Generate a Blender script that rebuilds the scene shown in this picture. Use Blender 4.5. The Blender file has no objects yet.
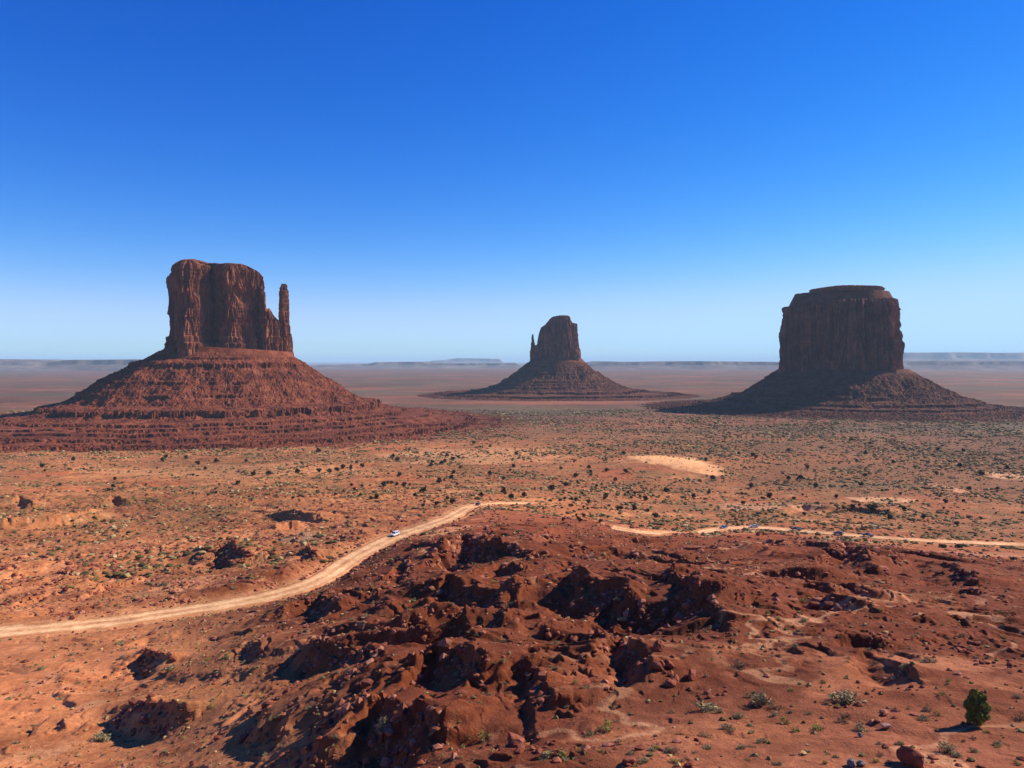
import bpy, bmesh, math, random
import numpy as np
from mathutils import Vector, Matrix

random.seed(7)
rng = np.random.default_rng(11)
sc = bpy.context.scene
COL = sc.collection

# ------------------------------------------------------------------ camera, sky, sun, exposure
FPX, CX, HY = 769.0, 512.0, 361.0          # focal length in pixels, centre column, row of the true horizon
cam_d = bpy.data.cameras.new('camera')
cam = bpy.data.objects.new('camera', cam_d)
COL.objects.link(cam)
cam.location = (0, 0, 0)
cam.rotation_euler = (math.radians(90), 0, 0)
cam_d.sensor_width = 36.0
cam_d.lens = FPX / 1024 * 36.0
cam_d.shift_y = (HY - 384.0) / 1024.0
cam_d.clip_start = 0.3
cam_d.clip_end = 200000
sc.camera = cam

SUN_EL, SUN_AZ = 35.0, 70.0                 # azimuth is counted from +Y (away from the camera) towards +X (right)
world = bpy.data.worlds.new('World')
sc.world = world
world.use_nodes = True
nt = world.node_tree
nt.nodes.clear()
sky = nt.nodes.new('ShaderNodeTexSky')
sky.sky_type = 'NISHITA'
sky.sun_disc = False
sky.sun_elevation = math.radians(SUN_EL)
sky.sun_rotation = math.radians(SUN_AZ)
sky.altitude = 1700
sky.air_density = 1.0
sky.dust_density = 0.1
sky.ozone_density = 3.0
hs = nt.nodes.new('ShaderNodeHueSaturation')
hs.inputs['Saturation'].default_value = 1.35
bg = nt.nodes.new('ShaderNodeBackground')
bg.inputs['Strength'].default_value = 0.125
ow = nt.nodes.new('ShaderNodeOutputWorld')
nt.links.new(sky.outputs[0], hs.inputs['Color'])
# deepen the blue of the clear high-desert sky channel by channel
sep = nt.nodes.new('ShaderNodeSeparateColor'); com = nt.nodes.new('ShaderNodeCombineColor')
nt.links.new(hs.outputs[0], sep.inputs[0])
for i_, (g_, k_, c_) in enumerate(((1.40, 1.50, .50), (1.25, 1.02, .82), (.88, 1.16, 1.35))):
    m0 = nt.nodes.new('ShaderNodeMath'); m0.operation = 'MULTIPLY'; m0.inputs[1].default_value = .15
    m1 = nt.nodes.new('ShaderNodeMath'); m1.operation = 'POWER'; m1.inputs[1].default_value = g_
    m2 = nt.nodes.new('ShaderNodeMath'); m2.operation = 'MULTIPLY'; m2.inputs[1].default_value = k_ / c_
    nt.links.new(sep.outputs[i_], m0.inputs[0]); nt.links.new(m0.outputs[0], m1.inputs[0])
    nt.links.new(m1.outputs[0], m2.inputs[0])
    p4 = nt.nodes.new('ShaderNodeMath'); p4.operation = 'POWER'; p4.inputs[1].default_value = 4.0
    a1 = nt.nodes.new('ShaderNodeMath'); a1.operation = 'ADD'; a1.inputs[1].default_value = 1.0
    q4 = nt.nodes.new('ShaderNodeMath'); q4.operation = 'POWER'; q4.inputs[1].default_value = .25
    dv = nt.nodes.new('ShaderNodeMath'); dv.operation = 'DIVIDE'
    m3 = nt.nodes.new('ShaderNodeMath'); m3.operation = 'MULTIPLY'; m3.inputs[1].default_value = c_ * 5.5
    nt.links.new(m2.outputs[0], p4.inputs[0]); nt.links.new(p4.outputs[0], a1.inputs[0]); nt.links.new(a1.outputs[0], q4.inputs[0])
    nt.links.new(m2.outputs[0], dv.inputs[0]); nt.links.new(q4.outputs[0], dv.inputs[1])
    nt.links.new(dv.outputs[0], m3.inputs[0]); nt.links.new(m3.outputs[0], com.inputs[i_])
nt.links.new(com.outputs[0], bg.inputs['Color'])
nt.links.new(bg.outputs[0], ow.inputs['Surface'])

sun_d = bpy.data.lights.new('sun', 'SUN')
sun_d.energy = 5.0
sun_d.angle = math.radians(0.5)
sun_d.color = (1.0, 0.90, 0.78)
sun = bpy.data.objects.new('sun', sun_d)
COL.objects.link(sun)
_sd = Vector((math.sin(math.radians(SUN_AZ)) * math.cos(math.radians(SUN_EL)),
              math.cos(math.radians(SUN_AZ)) * math.cos(math.radians(SUN_EL)),
              math.sin(math.radians(SUN_EL))))
sun.rotation_euler = _sd.to_track_quat('Z', 'Y').to_euler()
sun.location = (300, 100, 400)

sc.view_settings.view_transform = 'Standard'
sc.view_settings.look = 'None'
sc.view_settings.exposure = 0.55
sc.view_settings.gamma = 1.0
sc.view_settings.use_curve_mapping = False
sc.render.engine = 'CYCLES'
sc.cycles.max_bounces = 4
sc.cycles.diffuse_bounces = 1
sc.cycles.glossy_bounces = 1
sc.cycles.transmission_bounces = 2
sc.cycles.volume_bounces = 1
sc.cycles.use_denoising = True

# ------------------------------------------------------------------ noise
_perm = np.random.default_rng(3).permutation(256).astype(np.int32)
_perm = np.concatenate([_perm, _perm, _perm])
_ga = np.random.default_rng(4).random(256) * 2 * np.pi
_G2 = np.stack([np.cos(_ga), np.sin(_ga)], 1).astype(np.float32)
_g3 = np.random.default_rng(5).normal(size=(256, 3))
_G3 = (_g3 / np.linalg.norm(_g3, axis=1)[:, None]).astype(np.float32)

def n2(x, y):
    xi = np.floor(x); yi = np.floor(y)
    fx = (x - xi).astype(np.float32); fy = (y - yi).astype(np.float32)
    xi = xi.astype(np.int64) & 255; yi = yi.astype(np.int64) & 255
    u = fx * fx * fx * (fx * (fx * 6 - 15) + 10); v = fy * fy * fy * (fy * (fy * 6 - 15) + 10)
    def g(dx, dy):
        h = _perm[_perm[xi + dx] + yi + dy]
        return _G2[h, 0] * (fx - dx) + _G2[h, 1] * (fy - dy)
    a = g(0, 0); b = g(1, 0); c = g(0, 1); d = g(1, 1)
    return ((a + (b - a) * u) * (1 - v) + (c + (d - c) * u) * v) * 1.5

def n3(x, y, z):
    xi = np.floor(x); yi = np.floor(y); zi = np.floor(z)
    fx = (x - xi).astype(np.float32); fy = (y - yi).astype(np.float32); fz = (z - zi).astype(np.float32)
    xi = xi.astype(np.int64) & 255; yi = yi.astype(np.int64) & 255; zi = zi.astype(np.int64) & 255
    u = fx * fx * fx * (fx * (fx * 6 - 15) + 10); v = fy * fy * fy * (fy * (fy * 6 - 15) + 10)
    w = fz * fz * fz * (fz * (fz * 6 - 15) + 10)
    def g(dx, dy, dz):
        h = _perm[_perm[_perm[xi + dx] + yi + dy] + zi + dz]
        return _G3[h, 0] * (fx - dx) + _G3[h, 1] * (fy - dy) + _G3[h, 2] * (fz - dz)
    def lx(dy, dz):
        a = g(0, dy, dz); return a + (g(1, dy, dz) - a) * u
    a = lx(0, 0); a = a + (lx(1, 0) - a) * v
    b = lx(0, 1); b = b + (lx(1, 1) - b) * v
    return (a + (b - a) * w) * 1.5

def fbm2(x, y, oct=4, gain=0.5, lac=2.03):
    s = 0; a = 1.0; t = 0
    for i in range(oct):
        s = s + a * n2(x + 17.3 * i, y - 9.1 * i); t += a
        a *= gain; x = x * lac; y = y * lac
    return s / t

def ridge2(x, y, oct=4, gain=0.5, lac=2.1):
    s = 0; a = 1.0; t = 0
    for i in range(oct):
        s = s + a * (1 - 2 * np.abs(n2(x + 31.7 * i, y + 11.9 * i))); t += a
        a *= gain; x = x * lac; y = y * lac
    return s / t

def ss(a, b, x):
    t = np.clip((x - a) / (b - a), 0, 1)
    return t * t * (3 - 2 * t)

# ------------------------------------------------------------------ the lie of the land
# (column, row, distance) sightings fix the height of the ground at a distance; the sheet is fitted through them
SIGHT = [
    (-120, 768, 98), (0, 768, 97), (120, 720, 112), (60, 680, 142), (0, 632, 185), (-120, 640, 180), (110, 622, 196),
    (220, 605, 216), (330, 573, 260), (396, 534, 325), (478, 507, 425), (180, 740, 98), (250, 768, 78),
    (300, 720, 84), (380, 768, 58), (440, 725, 66), (500, 768, 47), (300, 650, 128), (400, 650, 112),
    (500, 650, 103), (600, 650, 93), (700, 650, 86), (800, 650, 86), (900, 650, 80), (1024, 650, 80), (1150, 660, 76),
    (620, 768, 43), (800, 768, 42), (1024, 768, 41), (1150, 768, 41), (600, 712, 60), (700, 700, 60), (820, 708, 56),
    (940, 700, 56), (1024, 700, 56), (1150, 700, 56), (500, 705, 68),
    (200, 660, 150), (600, 590, 150), (500, 585, 170), (400, 600, 172), (700, 590, 145), (800, 590, 140),
    (900, 600, 130), (1024, 600, 132), (1150, 600, 132), (560, 540, 262), (480, 545, 255), (640, 555, 238),
    (740, 560, 240), (830, 560, 235), (950, 570, 235), (1050, 570, 250), (1150, 570, 250),
    (600, 522, 322), (530, 512, 372), (700, 533, 405), (760, 528, 430), (870, 536, 398), (1024, 544, 372), (1150, 550, 360),
    (640, 530, 410), (550, 500, 520), (0, 560, 320), (150, 560, 305), (250, 545, 330), (-120, 560, 320),
    (0, 500, 560), (200, 500, 540), (380, 500, 500), (-120, 500, 560), (700, 500, 590), (850, 500, 590), (1024, 500, 590), (1150, 500, 590),
    (0, 460, 900), (250, 460, 900), (512, 460, 900), (760, 460, 900), (1024, 460, 900), (-120, 460, 900), (1150, 460, 900),
    (0, 443, 1125), (512, 443, 1125), (1024, 443, 1125),
]
_S = np.array(SIGHT, float)
_sa = (_S[:, 0] - CX) / 260.0
_sb = np.log(_S[:, 2]) * 2.6
_sh = (_S[:, 1] - HY) / FPX * _S[:, 2]
_d = np.sqrt((_sa[:, None] - _sa[None]) ** 2 + (_sb[:, None] - _sb[None]) ** 2)
_kern = lambda r: r * r * np.log(r + 1e-9)
_n = len(_sa)
_A = np.zeros((_n + 3, _n + 3))
_A[:_n, :_n] = _kern(_d) + np.eye(_n) * 0.01
_A[:_n, _n] = 1; _A[:_n, _n + 1] = _sa; _A[:_n, _n + 2] = _sb
_A[_n:, :_n] = _A[:_n, _n:].T
_w = np.linalg.solve(_A, np.concatenate([_sh, np.zeros(3)]))
_ga_ = np.linspace(-2.5, 2.5, 160); _gb_ = np.linspace(math.log(38) * 2.6, math.log(1200) * 2.6, 220)
_GA, _GB = np.meshgrid(_ga_, _gb_, indexing='ij')
_GH = np.zeros_like(_GA)
for _i in range(_n):
    _GH += _w[_i] * _kern(np.hypot(_GA - _sa[_i], _GB - _sb[_i]))
_GH += _w[_n] + _w[_n + 1] * _GA + _w[_n + 2] * _GB

def base_h(X, Y):
    r = np.hypot(X, Y) + 1e-6
    th = np.arctan2(X, Y)
    thc = np.clip(th, -0.66, 0.66)
    yy = r * np.cos(thc)
    a = FPX * np.tan(thc) / 260.0
    b = np.log(np.maximum(yy, 38)) * 2.6
    ia = np.clip((a + 2.5) / 5.0 * 159, 0, 158.999); ib = np.clip((b - _gb_[0]) / (_gb_[-1] - _gb_[0]) * 219, 0, 218.999)
    i0 = ia.astype(int); j0 = ib.astype(int); fa = ia - i0; fb = ib - j0
    h = (_GH[i0, j0] * (1 - fa) + _GH[i0 + 1, j0] * fa) * (1 - fb) + (_GH[i0, j0 + 1] * (1 - fa) + _GH[i0 + 1, j0 + 1] * fa) * fb
    h = h + (120 - h) * ss(950, 1200, yy)
    # the ledge the camera stands on
    hn = np.interp(yy, [0, 2.0, 4.0, 12, 25, 40, 60], [1.75, 1.9, 4.5, 12.5, 18.0, 24.0, 30.0])
    k = ss(28, 44, yy)
    h = hn * (1 - k) + h * k
    return h

def march(fn, px, py, ymin=38, ymax=3000, n=900):
    """distance along the line of sight of a column and row to the first ground it meets"""
    px = np.atleast_1d(np.asarray(px, float)); py = np.atleast_1d(np.asarray(py, float))
    ys = np.exp(np.linspace(math.log(ymin), math.log(ymax), n))
    u = (px - CX) / FPX; v = (py - HY) / FPX
    out = np.full(len(px), np.nan)
    for s in range(0, len(px), 2000):
        U = u[s:s + 2000, None] * ys[None]; Yg = np.broadcast_to(ys[None], U.shape)
        f = v[s:s + 2000, None] * ys[None] - fn(U, Yg)      # >0 : the sight line is below the ground
        hit = f > 0
        k = np.argmax(hit, 1); ok = hit.any(1)
        k = np.maximum(k, 1)
        ar = np.arange(len(k))
        f0 = f[ar, k - 1]; f1 = f[ar, k]
        t = np.clip(-f0 / (f1 - f0 + 1e-12), 0, 1)
        yy = ys[k - 1] + (ys[k] - ys[k - 1]) * t
        out[s:s + 2000] = np.where(ok, yy, np.nan)
    return out

def base_pt(px, py):
    Y = march(base_h, px, py)
    X = (np.atleast_1d(px) - CX) / FPX * Y
    return X, Y

# scarps: crest line (column,row)..., height of the face in rows, face width factor
SCARPS = [
    ([(452, 600), (470, 584), (500, 574), (530, 580)], 22, .9),
    ([(570, 640), (590, 622), (614, 612), (634, 626)], 26, .7),
    ([(760, 640), (790, 622), (820, 616), (838, 634)], 18, .8),
    ([(860, 630), (890, 622), (930, 640), (960, 652)], 10, .6),
    ([(940, 640), (980, 648), (1010, 660), (1040, 668)], 12, .6),
    ([(300, 700), (330, 684), (352, 676), (366, 692)], 22, .9),
    ([(180, 690), (214, 668), (250, 650), (270, 664)], 14, 1.0),
    ([(262, 634), (290, 612), (323, 600), (346, 616)], 22, .8),
    ([(255, 668), (297, 646), (329, 654), (363, 656), (402, 676)], 26, .7),
    ([(340, 622), (378, 616), (418, 618)], 12, .6),
    ([(410, 618), (430, 600), (450, 590), (482, 596), (506, 596), (526, 614)], 32, .7),
    ([(376, 655), (412, 630), (455, 628), (476, 646)], 22, .7),
    ([(462, 660), (514, 630), (556, 628)], 26, .7),
    ([(360, 714), (392, 690), (432, 661), (462, 663), (494, 676)], 50, .8),
    ([(440, 714), (470, 690), (500, 686), (552, 672)], 28, .8),
    ([(268, 776), (330, 741), (376, 706), (412, 712), (458, 728)], 40, .8),
    ([(520, 600), (553, 575), (575, 576), (588, 592), (620, 594), (640, 612), (648, 640)], 48, .6),
    ([(600, 596), (626, 580), (640, 569), (666, 572), (680, 586), (708, 598), (728, 620), (744, 650), (750, 684)], 60, .5),
    ([(560, 690), (588, 660), (623, 642), (646, 658), (658, 682)], 44, .55),
    ([(490, 650), (514, 630), (536, 628), (560, 642)], 24, .7),
    ([(486, 690), (520, 668), (544, 676), (562, 704)], 40, .8),
    ([(806, 684), (836, 672), (866, 660), (890, 668), (912, 676), (926, 686)], 26, .9),
    ([(790, 590), (812, 568), (830, 550), (848, 541), (864, 556), (874, 572)], 34, 1.2),
    ([(840, 590), (869, 566), (910, 564), (950, 570), (992, 590)], 26, 1.3),
    ([(392, 582), (430, 560), (462, 540), (498, 550), (530, 554)], 40, 1.2),
    ([(520, 562), (545, 540), (562, 534)], 14, .8),
    ([(600, 560), (616, 552), (634, 546)], 8, .6),
    ([(530, 592), (548, 576), (568, 568), (584, 582)], 20, .8),
    ([(366, 604), (385, 582), (402, 568), (420, 580)], 26, .8),
    ([(106, 668), (124, 660), (146, 654), (174, 660)], 24, .9),
    ([(122, 652), (146, 641), (176, 640)], 11, .7),
    ([(78, 712), (96, 706), (125, 700), (158, 704), (196, 712)], 26, .9),
    ([(54, 724), (61, 719), (69, 725)], 10, .6),
    ([(140, 630), (160, 617), (174, 612), (194, 616)], 10, 1.2),
    ([(190, 556), (204, 551), (218, 547), (232, 549), (248, 556)], 20, 1.2),
    ([(236, 518), (262, 514), (290, 515), (330, 520)], 8, 1.4),
    ([(262, 532), (286, 526), (304, 524)], 9, .6),
    ([(4, 506), (18, 500), (36, 504)], 12, .7),
    ([(98, 506), (112, 498), (132, 500)], 9, .7),
    ([(288, 558), (300, 554), (314, 556), (328, 561)], 15, 1.0),
    ([(166, 552), (184, 548), (206, 545)], 8, .5),
    ([(0, 530), (6, 522), (12, 524)], 12, .6),
    ([(350, 576), (362, 552), (380, 542), (402, 546)], 8, 1.2),
    ([(0, 608), (24, 600), (60, 592)], 6, .5),
    ([(64, 604), (104, 588), (150, 578)], 6, .5),
    ([(800, 512), (840, 506), (900, 512)], 5, .6),
    ([(640, 578), (648, 572), (664, 568)], 8, .6),
    ([(770, 512), (800, 505), (850, 508)], 6, 1.2),
]
_scarp = []
for pts, hp, wf in SCARPS:
    p = np.array(pts, float)
    p[:, 1] += hp * 0.55
    X, Y = base_pt(p[:, 0], np.minimum(p[:, 1], 767))
    d = float(np.nanmean(Y))
    H = hp * d / FPX * 1.1; wf = max(1.1, wf)
    P = np.stack([X, Y], 1)
    seg = P[1:] - P[:-1]
    L = np.hypot(seg[:, 0], seg[:, 1])
    _scarp.append((P, seg, L, np.concatenate([[0], np.cumsum(L)]), H, wf))

def scarps(X, Y):
    """height change from the eroded scarps"""
    up = np.zeros(X.size); dn = np.zeros(X.size); xf = X.ravel(); yf = Y.ravel()
    for P, seg, L, cum, H, wf in _scarp:
        R = 2.2 * H + 1.0; B = 3.0 * H + 1; M_ = 3 * max(R, B) + 3 * H
        m = (xf > P[:, 0].min() - M_) & (xf < P[:, 0].max() + M_) & (yf > P[:, 1].min() - M_) & (yf < P[:, 1].max() + M_)
        idx = np.nonzero(m)[0]
        if len(idx) == 0: continue
        x0 = xf[idx]; y0 = yf[idx]
        k = 1.0 / (H * 1.6 + 2)
        x = x0 + H * 0.38 * fbm2(x0 * k, y0 * k, 4, .55); y = y0 + H * 0.38 * fbm2(x0 * k + 40, y0 * k - 7, 4, .55)
        T = cum[-1]
        npt = 20
        at = np.linspace(0, T, npt)
        qx = np.interp(at, cum, P[:, 0]); qy = np.interp(at, cum, P[:, 1])
        tx = np.gradient(qx); ty = np.gradient(qy); tl = np.hypot(tx, ty); tx /= tl; ty /= tl
        tp = ss(0, .42 * T, at) * ss(0, .09 * T, T - at) * (0.85 + 0.3 * np.random.default_rng(int(P[0, 0] * 10) & 1023).random(npt))
        eps = (T / npt * .5) ** 2
        sw = np.zeros(len(x)); sd = np.zeros(len(x)); tap = np.zeros(len(x)); D2 = np.full(len(x), 1e9)
        for i in range(npt):
            dx = x - qx[i]; dy = y - qy[i]
            q2 = dx * dx + dy * dy; D2 = np.minimum(D2, q2)
            wq = 1.0 / (q2 + eps) ** 3
            sw += wq; sd += wq * (dx * ty[i] - dy * tx[i]); tap += wq * tp[i]
        sd /= sw; tap /= sw
        e0 = np.maximum(0, -((x - qx[0]) * tx[1] + (y - qy[0]) * ty[1])); e1 = np.maximum(0, (x - qx[-1]) * tx[-2] + (y - qy[-1]) * ty[-2])
        tap = tap * (1 - ss(.5 * M_, .95 * M_, np.sqrt(D2))) * np.exp(-(e0 * e0 + e1 * e1) / (.16 * T + .4 * H) ** 2)
        w = max(wf * H, .6)
        fr = .28 * ss(0, .16 * w, sd) + .72 * ss(.1 * w, w, sd)
        back = np.exp(np.minimum(sd, 0) / B) * (1 - ss(2 * B, 3 * B, -sd))
        front = np.exp(-np.maximum(sd - w, 0) / R) * (1 - ss(1.8 * R, 3 * R, sd))
        uv = np.where(sd < 0, back, 1 - fr) * .66 * H * tap
        dv = np.where(sd < 0, 0, -fr * front) * .30 * H * tap
        up[idx] = np.maximum(up[idx], uv) + .25 * np.minimum(up[idx], uv)
        dn[idx] = np.minimum(dn[idx], dv) + .25 * np.maximum(dn[idx], dv)
    return (up + dn).reshape(X.shape)

# roads as sighted from the camera (column,row)
ROAD_L = [(-150, 636), (-80, 635), (0, 632), (60, 627), (120, 621), (165, 614), (220, 606), (270, 596), (310, 584), (335, 571), (350, 560), (372, 548), (400, 535), (430, 525), (455, 515), (474, 506), (500, 503.5), (530, 503.5)]
ROAD_R = [(612, 527.5), (636, 531), (660, 533), (700, 533), (728, 528.5), (760, 528), (800, 531), (870, 537), (940, 541.5), (1024, 545), (1120, 551)]

def catmull(P, step):
    P = np.asarray(P, float); out = []
    Q = np.concatenate([[2 * P[0] - P[1]], P, [2 * P[-1] - P[-2]]])
    for i in range(1, len(Q) - 2):
        n = max(2, int(np.linalg.norm(Q[i + 1] - Q[i]) / step))
        t = np.linspace(0, 1, n, endpoint=False)[:, None]
        a, b, c, d = Q[i - 1], Q[i], Q[i + 1], Q[i + 2]
        out.append(.5 * ((2 * b) + (c - a) * t + (2 * a - 5 * b + 4 * c - d) * t * t + (3 * b - a - 3 * c + d) * t ** 3))
    out.append(Q[-2][None])
    return np.concatenate(out)

def road_line(pts):
    p = np.array(pts, float)
    X, Y = base_pt(p[:, 0], p[:, 1])
    c = catmull(np.stack([X, Y], 1), 1.5)
    for _ in range(30):
        c[1:-1] = .5 * c[1:-1] + .25 * (c[:-2] + c[2:])
    h = base_h(c[:, 0], c[:, 1])
    for _ in range(60):
        h[1:-1] = .5 * h[1:-1] + .25 * (h[:-2] + h[2:])
    return c, -h
RL, RLZ = road_line(ROAD_L)
RR, RRZ = road_line(ROAD_R)
RL_W, RR_W = 4.6, 3.4                     # half widths

def road_info(X, Y):
    """distance to the nearest road edge and the road's own height there"""
    best = np.full(X.shape, 1e3); z = np.zeros(X.shape)
    xf = X.ravel(); yf = Y.ravel(); bf = best.ravel(); zf = z.ravel()
    for line, lz, hw in ((RL, RLZ, RL_W), (RR, RRZ, RR_W)):
        for s in range(0, len(line), 8):
            P = line[s:s + 9]; Z = lz[s:s + 9]
            if len(P) < 2: continue
            m = (xf > P[:, 0].min() - 26) & (xf < P[:, 0].max() + 26) & (yf > P[:, 1].min() - 26) & (yf < P[:, 1].max() + 26)
            idx = np.nonzero(m)[0]
            if len(idx) == 0: continue
            dd = np.hypot(xf[idx, None] - P[None, :, 0], yf[idx, None] - P[None, :, 1])
            k = np.argmin(dd, 1); ar = np.arange(len(idx))
            d = dd[ar, k] - hw
            wgt = 1 / (dd + .3) ** 4
            zz = (wgt * Z[None]).sum(1) / wgt.sum(1)
            b = d < bf[idx]
            bf[idx[b]] = d[b]; zf[idx[b]] = zz[b]
    return bf.reshape(X.shape), zf.reshape(X.shape)

def _cap_table(line, lz, hw, p0, p1):
    t = np.gradient(line, axis=0); t /= np.linalg.norm(t, axis=1)[:, None]
    nrm = np.stack([t[:, 1], -t[:, 0]], 1)
    A = np.concatenate([line + nrm * hw * f for f in (-1.25, -.8, 0, .8, 1.25)]); Z = np.tile(lz, 5)
    px = A[:, 0] / A[:, 1] * FPX + CX
    bins = np.arange(p0, p1, 4.0); Yn = np.full(len(bins), np.nan); Sl = np.full(len(bins), np.nan)
    for i, b in enumerate(bins):
        m = np.abs(px - b) < 4
        if m.any():
            j = np.argmin(np.where(m, A[:, 1], 1e9)); Yn[i] = A[j, 1]; Sl[i] = (Z[m] / A[m, 1]).min()
    ok = ~np.isnan(Yn)
    return bins[ok], Yn[ok], Sl[ok]
CAPS = [_cap_table(RL, RLZ, RL_W, -140, 500), _cap_table(RR, RRZ, RR_W, 612, 1110)]

def road_cap(X, Y, z):
    """the slopes in front of the roads were cut back when the roads were graded"""
    px = X / np.maximum(Y, 1) * FPX + CX
    for bx, Yn, Sl in CAPS:
        m = (px > bx[0] - 14) & (px < bx[-1]) & (Y > 60)
        yn = np.interp(px, bx, Yn); sl = np.interp(px, bx, Sl)
        cap = sl * Y - .25 - .008 * (yn - Y)
        ov = z - cap
        w = ss(0, 12, yn - Y + 14) * ss(bx[0] - 14, bx[0] + 6, px) * ss(bx[-1], bx[-1] - 20, px) * m
        z = z - w * (np.maximum(ov, 0) + .4 * np.exp(-np.abs(ov) / .4) * .5) * (ov > -2)
    return z

def roughness(X, Y):
    """1 on the rocky ridge, less on the valley floor"""
    a = X / np.maximum(Y, 30)
    r = 1 - ss(200, 330, Y)
    r = np.maximum(r, 0.38 + .45 * ss(.0, -.25, a) * ss(640, 520, Y))
    left = ss(-.30, -.42, a) * ss(190, 160, Y)
    r = r * (1 - .55 * left)
    flat = ss(.18, .32, a) * ss(70, 58, Y)
    r = r * (1 - .6 * flat)
    lowr = ss(72, 55, Y) * ss(0.05, .15, a)
    return r * (1 - .5 * lowr)

def cuesta(X, Y, lam, seed, ax_=.93, ay_=.36):
    wx = fbm2(X / (lam * 2.2) + seed, Y / (lam * 2.2), 3)
    s = (X * ax_ + Y * ay_) / lam + 2.4 * wx
    f = s - np.floor(s); q = .20 if lam > 20 else .14
    saw = np.where(f < q, f / q, 1 - (f - q) / (1 - q))     # steep on the side towards the camera and left
    msk = ss(-.05, .35, fbm2(X / (lam * 1.7) - seed, Y / (lam * 1.7) + seed, 3))
    return (saw - .5) * msk

def terrain_exact(X, Y):
    X = np.asarray(X, float); Y = np.asarray(Y, float)
    z = -base_h(X, Y)
    z = z + scarps(X, Y)
    r = np.hypot(X, Y)
    rough = roughness(X, Y)
    near = ss(24, 42, r)
    wx = 5 * fbm2(X / 24, Y / 24, 3); wy = 5 * fbm2(X / 24 + 9, Y / 24 + 5, 3)
    u = (X + wx); v = (Y + wy)
    d = .7 * ridge2((u * .8 - v * .6) / 38, (u * .6 + v * .8) / 20, 3) - .4
    d = d + .17 * ridge2(u / 7.5, v / 7.5, 3)
    d = d + 3.2 * cuesta(X, Y, 27.0, 6.3) * ss(60, 95, Y) * ss(340, 250, Y)
    d = d + 1.3 * cuesta(X, Y, 13.0, 3.3) + .5 * cuesta(X, Y, 4.7, 8.1)
    d = d + .34 * cuesta(X, Y, 1.9, 5.5) * ss(260, 120, r)
    d = d + .10 * ridge2(u / 3.1 + 7, v / 3.1, 3, .6) * ss(330, 220, r)
    d = d + .10 * fbm2(X / .9, Y / .9, 3, .6) * ss(220, 90, r)
    z = z + d * rough * near
    far = ss(260, 420, Y) * ss(1500, 1000, Y)
    z = z + far * (2.6 * fbm2(X / 90, Y / 90, 4) + 1.6 * cuesta(X, Y, 42.0, 1.7) * ss(.1, -.2, X / np.maximum(Y, 30)) + .8 * cuesta(X, Y, 17.0, 4.4))
    # hard beds weather out as thin steps
    kb = ss(-.12, .22, fbm2(X / 19 + 77, Y / 19, 4, .6)) * ss(.3, .6, rough) * near * ss(420, 300, r)
    zw = z + .9 * fbm2(X / 12, Y / 12, 3)
    for lam, kk in ((2.3, .55), (.95, .4)):
        ph = 2 * np.pi * zw / lam
        z = z - kb * kk * lam / (2 * np.pi) * (np.sin(ph) + .35 * np.sin(2 * ph))
    z = road_cap(X, Y, z)
    rd, rz = road_info(X, Y)
    k = ss(9, 1.0, rd)
    z = z * (1 - k) + (rz - .05) * k
    # little berm on the road shoulders
    z = z + .35 * np.exp(-((rd - 1.6) / .7) ** 2) * (0.6 + .6 * n2(X / 3, Y / 3))
    z = z + 7 * np.exp(-((X - 160) / 48) ** 2 - ((Y - 830) / 75) ** 2) * (1 + .25 * fbm2(X / 25, Y / 25, 3))
    lm = ss(.05, -.2, X / np.maximum(Y, 30)) * ss(190, 260, Y) * ss(760, 560, Y)
    z = z + (1 - k) * lm * (1.5 * ridge2(u / 26 + 3, v / 20, 4, .55) + .9 * cuesta(X, Y, 9.0, 12.1))
    far2 = ss(2500, 6000, r)
    z = z + far2 * 5 * fbm2(X / 2500, Y / 900, 3)
    return z

_fine = np.linspace(-.70, .70, 1500)
_side = np.linspace(.70, 2 * math.pi - .70, 90)[1:-1]
TH = np.concatenate([_fine, _side])
RAD = np.concatenate([np.exp(np.linspace(math.log(1.2), math.log(34), 46)),
                      np.exp(np.linspace(math.log(34), math.log(1500), 1500))[1:],
                      np.exp(np.linspace(math.log(1500), math.log(90000), 170))[1:]])
RR_, TT = np.meshgrid(RAD, TH, indexing='ij')
GX = RR_ * np.sin(TT); GY = RR_ * np.cos(TT)
GZ = terrain_exact(GX, GY)
_THX = np.concatenate([TH, [TH[0] + 2 * math.pi]])
_GZX = np.concatenate([GZ, GZ[:, :1]], 1)

def terrain(X, Y):
    """height of the finished ground sheet"""
    X = np.asarray(X, float); Y = np.asarray(Y, float)
    r = np.clip(np.hypot(X, Y), RAD[0], RAD[-1] * .999)
    th = np.arctan2(X, Y); th = np.where(th < -.70, th + 2 * math.pi, th)
    fi = np.interp(r, RAD, np.arange(len(RAD))); fj = np.interp(th, _THX, np.arange(len(_THX)))
    i = np.minimum(fi.astype(int), len(RAD) - 2); j = np.minimum(fj.astype(int), len(_THX) - 2)
    a = fi - i; b = fj - j
    return (_GZX[i, j] * (1 - a) + _GZX[i + 1, j] * a) * (1 - b) + (_GZX[i, j + 1] * (1 - a) + _GZX[i + 1, j + 1] * a) * b

def terrain_h(X, Y):
    return -terrain(X, Y)

def ground_pt(px, py):
    """real ground point(s) that a column and row of the photograph look at"""
    Y = march(terrain_h, px, py, ymax=2500, n=700)
    X = (np.atleast_1d(np.asarray(px, float)) - CX) / FPX * Y
    ok = ~np.isnan(Y)
    Z = np.zeros_like(Y)
    Z[ok] = terrain(X[ok], Y[ok])
    return X, Y, Z, ok

# ------------------------------------------------------------------ materials
def new_mat(name):
    m = bpy.data.materials.new(name)
    m.use_nodes = True
    t = m.node_tree
    b = t.nodes['Principled BSDF']
    b.inputs['Roughness'].default_value = .95
    b.inputs['Specular IOR Level'].default_value = .12
    return m, t, b

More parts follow.
